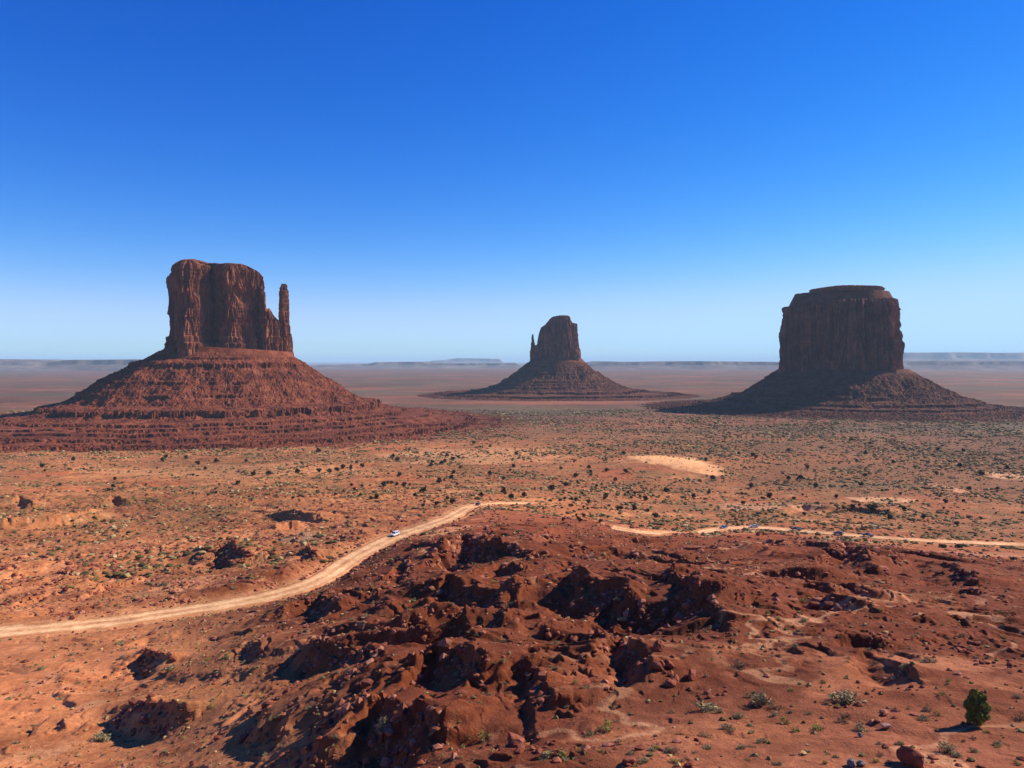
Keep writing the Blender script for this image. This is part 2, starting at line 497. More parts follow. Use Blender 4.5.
def node(t, typ, **kw):
    n = t.nodes.new(typ)
    for k, v in kw.items():
        if k in n.inputs: n.inputs[k].default_value = v
        else: setattr(n, k, v)
    return n

def ramp(t, fac, stops):
    n = t.nodes.new('ShaderNodeValToRGB')
    e = n.color_ramp.elements
    while len(e) < len(stops): e.new(.5)
    for i, (p, c) in enumerate(stops):
        e[i].position = p; e[i].color = (c[0], c[1], c[2], 1)
    t.links.new(fac, n.inputs[0])
    return n.outputs[0]

def mixc(t, fac, a, b, mode='MIX'):
    n = t.nodes.new('ShaderNodeMix')
    n.data_type = 'RGBA'; n.blend_type = mode
    for s, v in ((n.inputs[0], fac), (n.inputs[6], a), (n.inputs[7], b)):
        if hasattr(v, 'links') or isinstance(v, bpy.types.NodeSocket): t.links.new(v, s)
        elif isinstance(v, (int, float)): s.default_value = v
        else: s.default_value = (v[0], v[1], v[2], 1)
    return n.outputs[2]

def noise_tex(t, vec, scale, detail=4, rough=.55):
    n = node(t, 'ShaderNodeTexNoise')
    n.inputs['Scale'].default_value = scale
    n.inputs['Detail'].default_value = detail
    n.inputs['Roughness'].default_value = rough
    t.links.new(vec, n.inputs['Vector'])
    return n.outputs[0]

def bump(t, b, h, strength, dist):
    n = node(t, 'ShaderNodeBump')
    n.inputs['Strength'].default_value = strength
    n.inputs['Distance'].default_value = dist
    t.links.new(h, n.inputs['Height'])
    t.links.new(n.outputs[0], b.inputs['Normal'])

def mat_ground():
    m, t, b = new_mat('desert_ground')
    co = node(t, 'ShaderNodeTexCoord').outputs['Object']
    at = node(t, 'ShaderNodeVertexColor'); at.layer_name = 'tone'
    f1 = noise_tex(t, co, .9, 5, .65)
    f2 = noise_tex(t, co, 5.0, 4, .7)
    f3 = noise_tex(t, co, .11, 5, .6)
    r1 = ramp(t, f1, [(.30, (.74, .70, .66)), (.5, (1, 1, 1)), (.68, (1.22, 1.25, 1.3))])
    r2 = ramp(t, f2, [(.30, (.80, .78, .76)), (.5, (1, 1, 1)), (.72, (1.15, 1.17, 1.2))])
    r3 = ramp(t, f3, [(.32, (.82, .78, .76)), (.5, (1, 1, 1)), (.7, (1.12, 1.16, 1.2))])
    c = mixc(t, 1.0, at.outputs[0], r1, 'MULTIPLY')
    c = mixc(t, 1.0, c, (1.04, .93, .74), 'MULTIPLY')
    c = mixc(t, 1.0, c, r2, 'MULTIPLY')
    c = mixc(t, 1.0, c, r3, 'MULTIPLY')
    f4 = noise_tex(t, co, .0035, 7, .72)
    r4 = ramp(t, f4, [(.36, (.62, .66, .66)), (.5, (1, 1, 1)), (.62, (1.30, 1.24, 1.16))])
    c = mixc(t, .85, c, r4, 'MULTIPLY')
    t.links.new(c, b.inputs['Base Color'])
    h = mixc(t, .5, f1, f2)
    bump(t, b, h, .8, .35)
    return m

def mat_rock(name, c1, c2, c3, sc_=.05, band=0.0, bstr=.6, bdist=2.0, streak=None, bandscale=.12):
    """sandstone: mottled, with optional bedding bands and dark vertical varnish streaks"""
    m, t, b = new_mat(name)
    co = node(t, 'ShaderNodeTexCoord').outputs['Object']
    f1 = noise_tex(t, co, sc_, 6, .62)
    f2 = noise_tex(t, co, sc_ * 7, 5, .65)
    c = ramp(t, f1, [(.32, c1), (.5, c2), (.7, c3)])
    r2 = ramp(t, f2, [(.3, (.7, .68, .66)), (.5, (1, 1, 1)), (.7, (1.25, 1.25, 1.25))])
    c = mixc(t, 1.0, c, r2, 'MULTIPLY')
    if band:
        mp = node(t, 'ShaderNodeMapping'); mp.inputs['Scale'].default_value = (.004, .004, bandscale)
        t.links.new(co, mp.inputs['Vector'])
        fb = noise_tex(t, mp.outputs[0], 1.0, 5, .7)
        rb = ramp(t, fb, [(.34, (.62, .58, .58)), (.5, (1, 1, 1)), (.66, (1.3, 1.26, 1.2))])
        c = mixc(t, band, c, rb, 'MULTIPLY')
    if streak:
        mp = node(t, 'ShaderNodeMapping'); mp.inputs['Scale'].default_value = (.09, .09, .007)
        t.links.new(co, mp.inputs['Vector'])
        fs = noise_tex(t, mp.outputs[0], 1.0, 6, .65)
        rs = ramp(t, fs, [(.40, (.34, .33, .36)), (.52, (1, 1, 1)), (.66, (1.55, 1.5, 1.42))])
        c = mixc(t, streak, c, rs, 'MULTIPLY')
    if band:
        c = mixc(t, 1.0, c, (1.08, .98, .80), 'MULTIPLY')
    t.links.new(c, b.inputs['Base Color'])
    bump(t, b, mixc(t, .5, f1, f2), bstr, bdist)
    return m

def mat_plain(name, col, rough=.9, var=.25, scale=6.0, metal=0.0, spec=.2):
    m, t, b = new_mat(name)
    co = node(t, 'ShaderNodeTexCoord').outputs['Object']
    f = noise_tex(t, co, scale, 4, .6)
    lo = tuple(v * (1 - var) for v in col); hi = tuple(min(1, v * (1 + var)) for v in col)
    t.links.new(ramp(t, f, [(.32, lo), (.68, hi)]), b.inputs['Base Color'])
    b.inputs['Roughness'].default_value = rough
    b.inputs['Metallic'].default_value = metal
    b.inputs['Specular IOR Level'].default_value = spec
    return m

def mat_tone(name, scale=3.0, rough=.95, layer='tone'):
    """colour from the mesh's own per-plant / per-rock colour, varied by noise"""
    m, t, b = new_mat(name)
    co = node(t, 'ShaderNodeTexCoord').outputs['Object']
    at = node(t, 'ShaderNodeVertexColor'); at.layer_name = layer
    f = noise_tex(t, co, scale, 3, .6)
    c = mixc(t, 1.0, at.outputs[0], ramp(t, f, [(.3, (.75, .75, .75)), (.7, (1.25, 1.25, 1.25))]), 'MULTIPLY')
    t.links.new(c, b.inputs['Base Color'])
    b.inputs['Roughness'].default_value = rough
    return m

M_GROUND = mat_ground()
M_CLIFF = mat_rock('cliff_sandstone', (.105, .036, .024), (.185, .066, .040), (.29, .12, .078), .03, .25, .7, 3.0, .75)
M_TALUS = mat_rock('talus_rubble', (.085, .024, .013), (.155, .043, .022), (.24, .085, .048), .06, .75, .9, 3.0)
M_TALUS_BROWN = mat_rock('brown_talus_rubble', (.062, .022, .014), (.112, .040, .023), (.18, .072, .044), .06, .75, .9, 3.0)
M_CAP = mat_rock('cap_rock', (.17, .065, .04), (.25, .10, .06), (.33, .15, .09), .05, .5, .8, 2.0)
M_BOULDER = mat_rock('red_boulder', (.17, .048, .026), (.25, .075, .04), (.36, .13, .075), .8, 0, .7, .12)
M_PALE = mat_rock('pale_sandstone', (.30, .15, .10), (.42, .24, .17), (.55, .38, .30), 1.5, 0, .6, .08)
M_GREYROCK = mat_rock('grey_rock', (.07, .06, .055), (.15, .13, .115), (.42, .38, .34), 2.5, 0, .6, .05)
M_MESA = mat_rock('far_mesa_rock', (.075, .055, .055), (.12, .09, .088), (.22, .18, .17), .002, .6, .6, 40.0, None, .012)
M_ROAD = mat_rock('dirt_road_surface', (.56, .29, .145), (.70, .39, .21), (.80, .48, .28), .35, 0, .5, .08)
M_LEAF_J = mat_plain('juniper_foliage', (.19, .215, .045), .85, .5, 3.0)
M_LEAF_D = mat_plain('dark_shrub_foliage', (.060, .054, .022), .9, .5, 1.0)
M_BARK = mat_plain('bark', (.12, .075, .05), .95, .3, 8.0)
M_SAGE = mat_plain('sage_foliage', (.34, .285, .13), .9, .35, 2.0)
M_GRASSY = mat_plain('yellow_green_foliage', (.40, .33, .08), .9, .35, 2.0)
M_DRY = mat_plain('dry_brown_foliage', (.30, .18, .085), .9, .35, 2.0)
M_SCRUB = mat_tone('scrub_foliage', .8)
M_STONES = mat_tone('loose_stone', 1.5)

# ------------------------------------------------------------------ object helpers
def mesh_np(name, verts, faces, mat, parent=None, smooth=False, colors=None, link=True):
    me = bpy.data.meshes.new(name)
    verts = np.asarray(verts, np.float32); faces = np.asarray(faces, np.int32)
    k = faces.shape[1]
    me.vertices.add(len(verts)); me.vertices.foreach_set('co', verts.ravel())
    me.loops.add(faces.size); me.loops.foreach_set('vertex_index', faces.ravel())
    me.polygons.add(len(faces))
    me.polygons.foreach_set('loop_start', np.arange(0, faces.size, k, dtype=np.int32))
    me.polygons.foreach_set('use_smooth', np.full(len(faces), smooth))
    me.update(calc_edges=True)
    if colors is not None:
        a = me.color_attributes.new('tone', 'FLOAT_COLOR', 'POINT')
        c = np.ones((len(verts), 4), np.float32); c[:, :3] = colors
        a.data.foreach_set('color', c.ravel())
    me.materials.append(mat)
    if not link: return me
    o = bpy.data.objects.new(name, me); COL.objects.link(o)
    if parent: o.parent = parent
    return o

def empty(name, loc=(0, 0, 0), rz=0.0):
    o = bpy.data.objects.new(name, None); COL.objects.link(o)
    o.location = loc; o.rotation_euler = (0, 0, rz); o.empty_display_size = .5
    return o

def tag(o, label=None, cat=None, group=None, kind=None):
    if label: o['label'] = label
    if cat: o['category'] = cat
    if group: o['group'] = group
    if kind: o['kind'] = kind
    return o

def inst(name, me, loc, rz=0.0, s=1.0, parent=None, rot=None):
    o = bpy.data.objects.new(name, me); COL.objects.link(o)
    o.location = loc; o.rotation_euler = rot if rot else (0, 0, rz)
    o.scale = s if isinstance(s, tuple) else (s, s, s)
    if parent: o.parent = parent
    return o

def grid_faces(nr, nc, wrap=False):
    r = np.arange(nr - 1); c = np.arange(nc if wrap else nc - 1)
    R, C_ = np.meshgrid(r, c, indexing='ij')
    c2 = (C_ + 1) % nc
    return np.stack([R * nc + C_, R * nc + c2, (R + 1) * nc + c2, (R + 1) * nc + C_], -1).reshape(-1, 4)

# ------------------------------------------------------------------ ground sheet
def blob_mask(X, Y, px, py, rx, ry, wob=.5):
    """a patch of ground centred on what the photograph shows at a column and row"""
    bx, by = base_pt(px, py)
    bx = float(bx[0]); by = float(by[0])
    h = float(base_h(np.array([bx]), np.array([by]))[0])
    ax = rx * by / FPX; ay = max(ry * by * by / (FPX * h), 1)
    q = np.hypot((X - bx) / ax, (Y - by) / ay)
    q = q + wob * fbm2(X / ax * 1.6, Y / ay * 1.6, 4, .6)
    return ss(1.25, .8, q)

def lerp3(c, col, m):
    return c * (1 - m[..., None]) + np.array(col) * m[..., None]

def ground_tone(X, Y, Z):
    r = np.hypot(X, Y); a = X / np.maximum(Y, 20)
    n_big = fbm2(X / 60, Y / 60, 5, .6); n_mid = fbm2(X / 14, Y / 14, 5, .6); n_sm = fbm2(X / 3.1, Y / 3.1, 4, .65)
    c = np.zeros(X.shape + (3,)) + np.array([.355, .108, .048])
    # left lowland: brighter orange
    lf = ss(.02, -.30, a + .12 * n_big) * ss(1000, 700, r)
    c = lerp3(c, (.50, .205, .092), lf * .85)
    # ridge: dark red brown soil
    rg = ss(-.42, -.25, a + (r - 150) / 900 + .15 * n_mid) * ss(330, 230, r)
    c = lerp3(c, (.185, .050, .021), rg)
    # sandy washes and bare slickrock
    w = ss(.12, .42, n_mid + .5 * n_sm)
    c = lerp3(c, (.56, .25, .125), w * (.6 * lf + .22) * (1 - .65 * rg))
    # reddest soil patches
    w2 = ss(.05, .45, -n_mid + .3 * n_sm)
    c = lerp3(c, (.24, .060, .025), w2 * .6)
    # bottom right pale slickrock
    br = ss(.05, .25, a) * ss(84, 72, r) * ss(.0, .4, fbm2(X / 6 + 5, Y / 9, 5, .6) + .1)
    c = lerp3(c, (.42, .155, .078), br * .8)
    br2 = ss(0.0, .2, a) * ss(66, 52, r)
    c = lerp3(c, (.40, .15, .085), br2 * .5)
    # valley floor with grey green scrub litter
    mid = ss(330, 480, r) * ss(1800, 1200, r)
    c = lerp3(c, (.36, .150, .064), mid * .8)
    sand = ss(.10, .32, fbm2(X / 26 - 8, Y / 34 + 2, 5, .62))
    c = lerp3(c, (.54, .26, .12), mid * sand * .7)
    c = lerp3(c, (.36, .105, .045), mid * ss(.08, .3, fbm2(X / 70 + 31, Y / 90, 4, .6)) * .7)
    veg = ss(-.05, .35, fbm2(X / 38 + 3, Y / 38, 5, .65) + .25 * n_sm)
    c = lerp3(c, (.20, .115, .050), mid * veg * .85)
    rgt = ss(.1, .5, a) * ss(500, 800, r)
    c = lerp3(c, (.19, .088, .045), rgt * .9 * ss(2500, 1800, r))
    c = lerp3(c, (.26, .13, .065), ss(700, 1000, r) * ss(-.1, .3, fbm2(X / 160, Y / 120 + 9, 4, .6)) * .6)
    # far plain in long streaks
    fp = ss(1000, 1700, r)
    st = fbm2(X / 1500 + 7, Y / 420, 5, .6)
    far = np.zeros_like(c) + np.array([.150, .075, .046])
    far = lerp3(far, (.115, .090, .060), ss(-.1, .25, st))
    far = lerp3(far, (.25, .10, .06), ss(.05, .4, fbm2(X / 900 - 4, Y / 260 + 8, 5, .6)))
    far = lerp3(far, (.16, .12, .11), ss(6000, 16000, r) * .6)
    c = lerp3(c, far, 0 * fp) if False else c * (1 - fp[..., None]) + far * fp[..., None]
    # placed patches
    for (px, py, rx, ry, col, k, wob) in [
        (668, 463, 36, 9, (.72, .40, .20), 1.0, .35), (700, 470, 26, 6, (.66, .36, .18), .8, .6),
        (450, 545, 26, 14, (.56, .26, .13), .8, .6), (720, 540, 46, 8, (.52, .25, .13), .85, .5),
        (60, 690, 75, 50, (.56, .215, .095), .8, .6), (190, 745, 40, 14, (.55, .21, .1), .7, .6),
        (180, 592, 45, 16, (.58, .26, .13), .8, .7), (330, 595, 40, 8, (.5, .22, .11), .7, .6),
        (220, 470, 130, 9, (.52, .25, .12), .6, .7), (480, 455, 80, 10, (.56, .29, .145), .7, .8),
        (770, 508, 60, 5, (.55, .30, .18), .7, .5), (880, 500, 30, 4, (.60, .34, .2), .8, .6),
        (948, 488, 8, 7, (.60, .30, .18), .8, .6), (1010, 476, 20, 4, (.62, .36, .22), .7, .7),
        (940, 680, 60, 16, (.46, .18, .095), .8, .8), (900, 620, 60, 12, (.40, .15, .075), .6, .8),
        (560, 700, 70, 16, (.32, .10, .045), .6, .7), (700, 735, 120, 20, (.44, .165, .078), .6, .6),
        (600, 530, 40, 10, (.20, .062, .032), .8, .5), (860, 485, 60, 5, (.19, .13, .075), .6, .8),
        (880, 572, 62, 15, (.135, .042, .024), .85, .5), (560, 700, 10, 4, (.3, .1, .05), .5, .6),
        (990, 555, 50, 6, (.42, .22, .14), .6, .7), (40, 495, 34, 12, (.44, .15, .07), .7, .5),
        (260, 500, 60, 8, (.42, .15, .065), .7, .6), (300, 545, 22, 6, (.40, .24, .17), .8, .4)]:
        c = lerp3(c, col, k * blob_mask(X, Y, px, py, rx, ry, wob))
    # thin dry runnels
    q = np.abs(fbm2(X / 22 + 50, Y / 22, 4, .5))
    run = ss(.035, .010, q) * ss(.0, .3, n_big + .1)
    c = lerp3(c, (.62, .33, .19), run * .6 * ss(900, 500, r))
    # graded road shoulders
    rd, _ = road_info(X, Y)
    c = lerp3(c, (.58, .28, .145), ss(6, .5, rd + 2.5 * n_sm) * .75)
    return np.clip(c, .01, .9)

GC = ground_tone(GX, GY, GZ)
nr, nc = GX.shape
gv = np.stack([GX, GY, GZ], -1).reshape(-1, 3)
gf = grid_faces(nr, nc, True)
# close the hole under the camera
gv = np.concatenate([gv, [[0, 0, -1.75]]])
gcol = np.concatenate([GC.reshape(-1, 3), [[.35, .12, .06]]])
cfan = np.stack([np.arange(nc), np.full(nc, len(gv) - 1), np.full(nc, len(gv) - 1), (np.arange(nc) + 1) % nc], -1)
cfan3 = np.stack([np.arange(nc), (np.arange(nc) + 1) % nc], -1)
gf = gf[:, ::-1]
ground = mesh_np('ground', gv, gf, M_GROUND, smooth=True, colors=gcol)
bm = bmesh.new()
_pl = [bm.verts.new((2.2 * math.sin(a_), 2.2 * math.cos(a_), -1.80 - .1 * (k_ % 2))) for k_, a_ in enumerate(np.linspace(0, 2 * math.pi, 24, endpoint=False))]
bm.faces.new(_pl[::-1])
_lm = bpy.data.meshes.new('overlook_ledge'); bm.to_mesh(_lm); bm.free(); _lm.materials.append(M_BOULDER)
_lo = bpy.data.objects.new('overlook_ledge', _lm); COL.objects.link(_lo)
tag(_lo, kind='structure')
tag(ground, kind='structure')

# ------------------------------------------------------------------ roads
def road_mesh(name, line, lz, hw):
    t = np.gradient(line, axis=0); t /= np.linalg.norm(t, axis=1)[:, None]
    nrm = np.stack([t[:, 1], -t[:, 0]], 1)
    offs = np.array([-1.08, -1, -.84, -.68, -.5, -.32, -.16, 0, .16, .32, .5, .68, .84, 1, 1.08])
    dz = np.array([-.9, .16, .13, .08, .05, .06, .10, .13, .10, .06, .05, .08, .13, .16, -.9])
    shade = np.array([0, .0, .25, .6, 1, .9, .45, .3, .5, .9, 1, .6, .2, .0, 0]); CC = []
    V = []
    wv = 1 + .13 * fbm2(np.arange(len(line)) / 9.0, np.zeros(len(line)) + hw, 3)
    for o, d in zip(offs, dz):
        p = line + nrm * (o * hw * wv)[:, None]
        V.append(np.concatenate([p, (lz + d + .03 * n2(p[:, 0], p[:, 1]))[:, None]], 1))
        k_ = np.clip(shade[len(CC)] + .9 * fbm2(p[:, 0] / 7, p[:, 1] / 7, 4, .6) + .35 * n2(p[:, 0] / 1.6, p[:, 1] / 1.6), 0, 1)[:, None]
        CC.append(np.array([.50, .235, .115]) * (1 - k_) + np.array([.84, .53, .31]) * k_)
    V = np.stack(V, 1).reshape(-1, 3)
    return tag(mesh_np(name, V, grid_faces(len(line), len(offs))[:, ::-1], M_GROUND, smooth=True, colors=np.stack(CC, 1).reshape(-1, 3)), kind='structure')
road_mesh('dirt_road', RL, RLZ, RL_W)
road_mesh('dirt_road', RR, RRZ, RR_W)

# ------------------------------------------------------------------ distant mesas and the air
def mesa(name, px0, px1, dist, prof, depth, slope_run, seed, teeth=.05):
    """a long flat-topped escarpment: talus foot, cliff band, top"""
    n = 260
    px = np.linspace(px0, px1, n)
    x = (px - CX) / FPX * dist
    top = np.interp(px, [p[0] for p in prof], [(HY - p[1]) / FPX * dist for p in prof])
    edge = np.interp(px, [px0, px0 + 6, px1 - 6, px1], [0, 1, 1, 0])
    hh = top + 120
    wig = slope_run * (1.5 * fbm2(x / (slope_run * 3) + seed, x * 0 + seed, 5, .6))
    rows = []
    for k, (t, f) in enumerate([(-1.0, -.05), (-.8, .06), (-.55, .22), (-.4, .34), (-.22, .50), (-.12, .60), (-.08, .90), (-.04, .97), (0, 1.0), (.5, 1.01), (1.0, 1.0)]):
        gull = fbm2(x / (slope_run * .7) + seed + 3, x * 0 + k * .18, 4, .6)
        off = t * slope_run if t <= 0 else t * depth
        y = dist + off - wig * (.4 if t <= 0 else 0) + gull * slope_run * .12 * (t > -1) * (t <= 0)
        z = -122 + hh * f * edge + hh * teeth * gull * (0 < f < .95)
        rows.append(np.stack([x, y, z], 1))
    rows.append(np.stack([x, np.full(n, dist + depth * 1.05), np.full(n, -130.0)], 1))
    V = np.concatenate(rows)
    return tag(mesh_np(name, V, grid_faces(len(rows), n)[:, ::-1], M_MESA, smooth=True), kind='structure')
mesa('distant_mesa', -260, 172, 9900, [(-260, 358), (-60, 359), (-20, 360), (0, 359.8), (5, 361), (24, 361.8), (48, 362), (64, 359.6), (145, 359.2), (158, 361.5), (172, 364)], 2500, 620, 1.0)
mesa('distant_mesa', 300, 522, 13500, [(300, 366), (330, 364.8), (370, 363.6), (376, 362), (420, 361.6), (428, 363.4), (522, 363)], 2500, 700, 4.0)
mesa('distant_mesa', 425, 505, 26000, [(425, 361), (445, 359.8), (457, 358.0), (463, 358.2), (480, 358.3), (500, 359), (505, 361)], 3000, 1200, 9.0, .03)
mesa('distant_mesa', 572, 800, 11500, [(572, 365), (596, 363.5), (608, 361.2), (640, 362.0), (700, 361.0), (770, 361.6), (800, 362.4)], 2500, 700, 6.0)
mesa('distant_mesa', 860, 1280, 10500, [(860, 363), (900, 361.6), (925, 360.8), (960, 361.4), (990, 360.6), (1024, 361), (1280, 361)], 2500, 650, 7.0)
mesa('distant_mesa', 860, 1280, 20000, [(860, 354), (900, 352.5), (960, 352.2), (1010, 352.8), (1040, 352.2), (1280, 353)], 5000, 1200, 3.0, .03)

bpy.context.view_layer.update()
def make_haze():
    R0, zb, zt = 78000.0, -170.0, 262.0
    v = [(sx * R0, sy * R0 + 1000, z) for z in (zb, zt) for sx, sy in ((-1, -1), (1, -1), (1, 1), (-1, 1))]
    f = [(3, 2, 1, 0), (4, 5, 6, 7), (0, 1, 5, 4), (1, 2, 6, 5), (2, 3, 7, 6), (3, 0, 4, 7)]
    m = bpy.data.materials.new('haze_air'); m.use_nodes = True
    t = m.node_tree; t.nodes.clear()
    pv = t.nodes.new('ShaderNodeVolumePrincipled'); o = t.nodes.new('ShaderNodeOutputMaterial')
    pv.inputs['Color'].default_value = (.54, .82, 1.0, 1)
    pv.inputs['Density'].default_value = 3.2e-5
    pv.inputs['Anisotropy'].default_value = .0
    t.links.new(pv.outputs[0], o.inputs['Volume'])
    ob = mesh_np('haze', v, f, m)
    tag(ob, kind='stuff')
make_haze()

# ------------------------------------------------------------------ buttes
def frame_of(px, d):
    """origin on the valley floor and local axes: x across the line of sight, y away from the camera"""
    ox = (px - CX) / FPX * d
    return ox, d, math.atan2(-(px - CX) / FPX, 1.0)

def smooth_poly(P, n, it=3):
    P = np.asarray(P, float)
    for _ in range(it):
        Q = np.roll(P, -1, 0)
        P = np.stack([.75 * P + .25 * Q, .25 * P + .75 * Q], 1).reshape(-1, 2)
    L = np.hypot(*(np.roll(P, -1, 0) - P).T); s = np.concatenate([[0], np.cumsum(L)])
    t = np.linspace(0, s[-1], n, endpoint=False)
    PP = np.concatenate([P, P[:1]])
    return np.stack([np.interp(t, s, PP[:, 0]), np.interp(t, s, PP[:, 1])], 1)

def tower(name, foot, z0, topf, parent, mat, n=800, rows=150, taper=.06, flute=(26, 5.0), fine=(8, 1.8), seed=0.0, flare=.05, capamp=2.0, it=2, benches=(), bandamp=.8):
    P = smooth_poly(foot, n, it)
    c = P.mean(0)
    tg = np.roll(P, -1, 0) - np.roll(P, 1, 0); tg /= np.linalg.norm(tg, axis=1)[:, None]
    area = .5 * np.sum(P[:, 0] * np.roll(P[:, 1], -1) - np.roll(P[:, 0], -1) * P[:, 1])
    N = np.stack([tg[:, 1], -tg[:, 0]], 1) * (1 if area > 0 else -1)
    top = topf(P[:, 0], P[:, 1]) + capamp * fbm2(P[:, 0] / 9 + seed, P[:, 1] / 9, 4, .6)
    T = np.linspace(0, 1, rows)[:, None]
    z = z0 + (top[None] - z0) * T
    s = 1 - taper * T + flare * np.exp(-T * 9)
    bx = c[0] + (P[None, :, 0] - c[0]) * s; by = c[1] + (P[None, :, 1] - c[1]) * s
    zz = z * .10
    A = flute[1] * (np.abs(n3(bx / flute[0] + seed, by / flute[0], zz / flute[0])) * 2.6 - .8)
    A = A + fine[1] * (np.abs(n3(bx / fine[0], by / fine[0] + seed, z * .16 / fine[0])) * 2.6 - .8)
    A = A + .9 * fine[1] * (np.abs(n3(bx / (fine[0] * .42), by / (fine[0] * .42) + seed, z * .3 / fine[0])) * 2 - .6)
    # spalled slabs: big blocky steps high on the face
    A = A - flute[1] * .55 * ss(.05, .12, n3(bx / (flute[0] * 1.5) + 9, by / (flute[0] * 1.5), z / (flute[0] * 2.2) + seed))
    # deep vertical joints between the buttresses
    j1 = np.abs(n3(bx / (flute[0] * 1.9) + 3 + seed, by / (flute[0] * 1.9), z / (flute[0] * 14)))
    j2 = np.abs(n3(bx / (flute[0] * .8) + 13 + seed, by / (flute[0] * .8), z / (flute[0] * 7)))
    A = A - flute[1] * 1.5 * ss(.075, .0, j1) - flute[1] * .55 * ss(.07, .0, j2)
    A = A + flute[1] * .7 * n3(bx / (flute[0] * 2.6) - seed, by / (flute[0] * 2.6), z / (flute[0] * 5))
    A = A + bandamp * n2(z / 4.0 + seed, bx / 60) + .5 * bandamp * n2(z / 1.5, bx / 30 + seed)
    for (bz, bt, bo) in benches:        # ledges
        A = A + bo * ss(bz + bt, bz, z)
    # crumbled rim
    A = A - 2.5 * ss(.965, 1.0, T) * (1 + n2(bx / 6, by / 6))
    X = bx + N[None, :, 0] * A; Y = by + N[None, :, 1] * A
    rings = [np.stack([X, Y, z], -1)]
    ex, ey = X[-1], Y[-1]; ccx, ccy = ex.mean(), ey.mean()
    for q in (.985, .95, .9, .82, .72, .6, .46, .32, .18, .06, .002):
        x = ccx + (ex - ccx) * q; y = ccy + (ey - ccy) * q
        zc = topf(x, y) + capamp * fbm2(x / 9 + seed, y / 9, 4, .6) + 1.2 * (1 - q) ** .5
        rings.append(np.stack([x, y, zc], -1)[None])
    V = np.concatenate(rings, 0)
    R_ = V.shape[0]
    F = grid_faces(R_, n, True)
    if area < 0: F = F[:, ::-1]
    return mesh_np(name, V.reshape(-1, 3), F, mat, parent, smooth=False)

def talus(name, foot_c, ax, ay, prof, parent, mat, stretch=lambda th: 1.0, ledges=(), seed=0.0, n=900, m=330, gully=1.0, zfloor=-126, rubble=1.0, platform=None, tilt=0.0):
    """rubble skirt: profile of height against the distance from the foot of the cliff"""
    th = np.linspace(-math.pi, math.pi, n, endpoint=False)
    rmax = prof[-1][0]
    q = np.linspace(0, 1, m) ** 1.0 * rmax
    Q, TH_ = np.meshgrid(q, th, indexing='ij')
    el = 1.0 / np.sqrt((np.cos(TH_) / ax) ** 2 + (np.sin(TH_) / ay) ** 2)
    st = stretch(TH_)
    rr = el * .72 + Q * st * (1 + .14 * fbm2(np.cos(TH_) * 2.2 + seed, np.sin(TH_) * 2.2, 3))
    x = foot_c[0] + rr * np.cos(TH_); y = foot_c[1] + rr * np.sin(TH_)
    qq = np.maximum(rr - el, 0) / st
    pr = np.array([p[0] for p in prof]); pz = np.array([p[1] for p in prof])
    g = 1.0 * fbm2(x / 95 + seed, y / 95, 3, .5) + .45 * fbm2(np.cos(TH_) * 6 + seed, np.sin(TH_) * 6 + Q / 160, 3, .5) + .7 * fbm2(x / 34 + seed, y / 34, 5, .62)
    qe = np.maximum(qq + gully * (16 * g) * ss(0, 60, qq), 0)
    z = np.interp(qe, pr, pz)
    z = z - tilt * (x - foot_c[0]) * ss(200, 0, qq)
    z = z + rubble * ss(0, 25, qq) * ss(rmax, rmax * .75, qq) * (2.6 * fbm2(x / 30 + seed, y / 30, 5, .62) + 3.6 * np.abs(fbm2(x / 11, y / 11, 4, .7)) - 1.2 + 1.2 * ss(.12, .26, n2(x / 8 + seed, y / 8)) + 0.9 * ss(.1, .25, n2(x / 4.1, y / 4.1 + seed)))
    if platform is not None:
        pa, pb, pxo, pyo, ph, edge = platform
        e = np.hypot((x - foot_c[0] - pxo) / pa, (y - foot_c[1] - pyo) / pb) + .09 * fbm2(x / 120 + seed, y / 120, 5, .6)
        zp = -120 + ph * ss(1 + edge, 1 - edge, e) + .9 * fbm2(x / 40, y / 40, 4)
        zp = np.where(e > 1 + edge * 1.02, -130, zp)
        z = np.maximum(z, zp)
    # hard beds stand out as small cliffs
    for (zl, th_, w) in ledges:
        zl2 = zl + 2.5 * fbm2(x / 150 + seed, y / 150, 3)
        br = ss(-.30, .08, fbm2(x / 45 + zl, y / 45 + seed, 4, .6) - .35 * ss(-.1, .7, np.cos(TH_)) * (th_ < 4) * (zl > -98) - .16 * (th_ < 3) * (zl > -98))
        d = z - zl2
        mv = np.where(np.abs(d) < th_ * w, np.sign(d) * (th_ * w - np.abs(d)) * (1 / w) * .9, 0)
        z = z + br * mv
    z[-3:] = np.minimum(z[-3:], zfloor)
    V = np.stack([x, y, z], -1)
    return mesh_np(name, V.reshape(-1, 3), grid_faces(m, n, True)[:, ::-1], mat, parent, smooth=False)

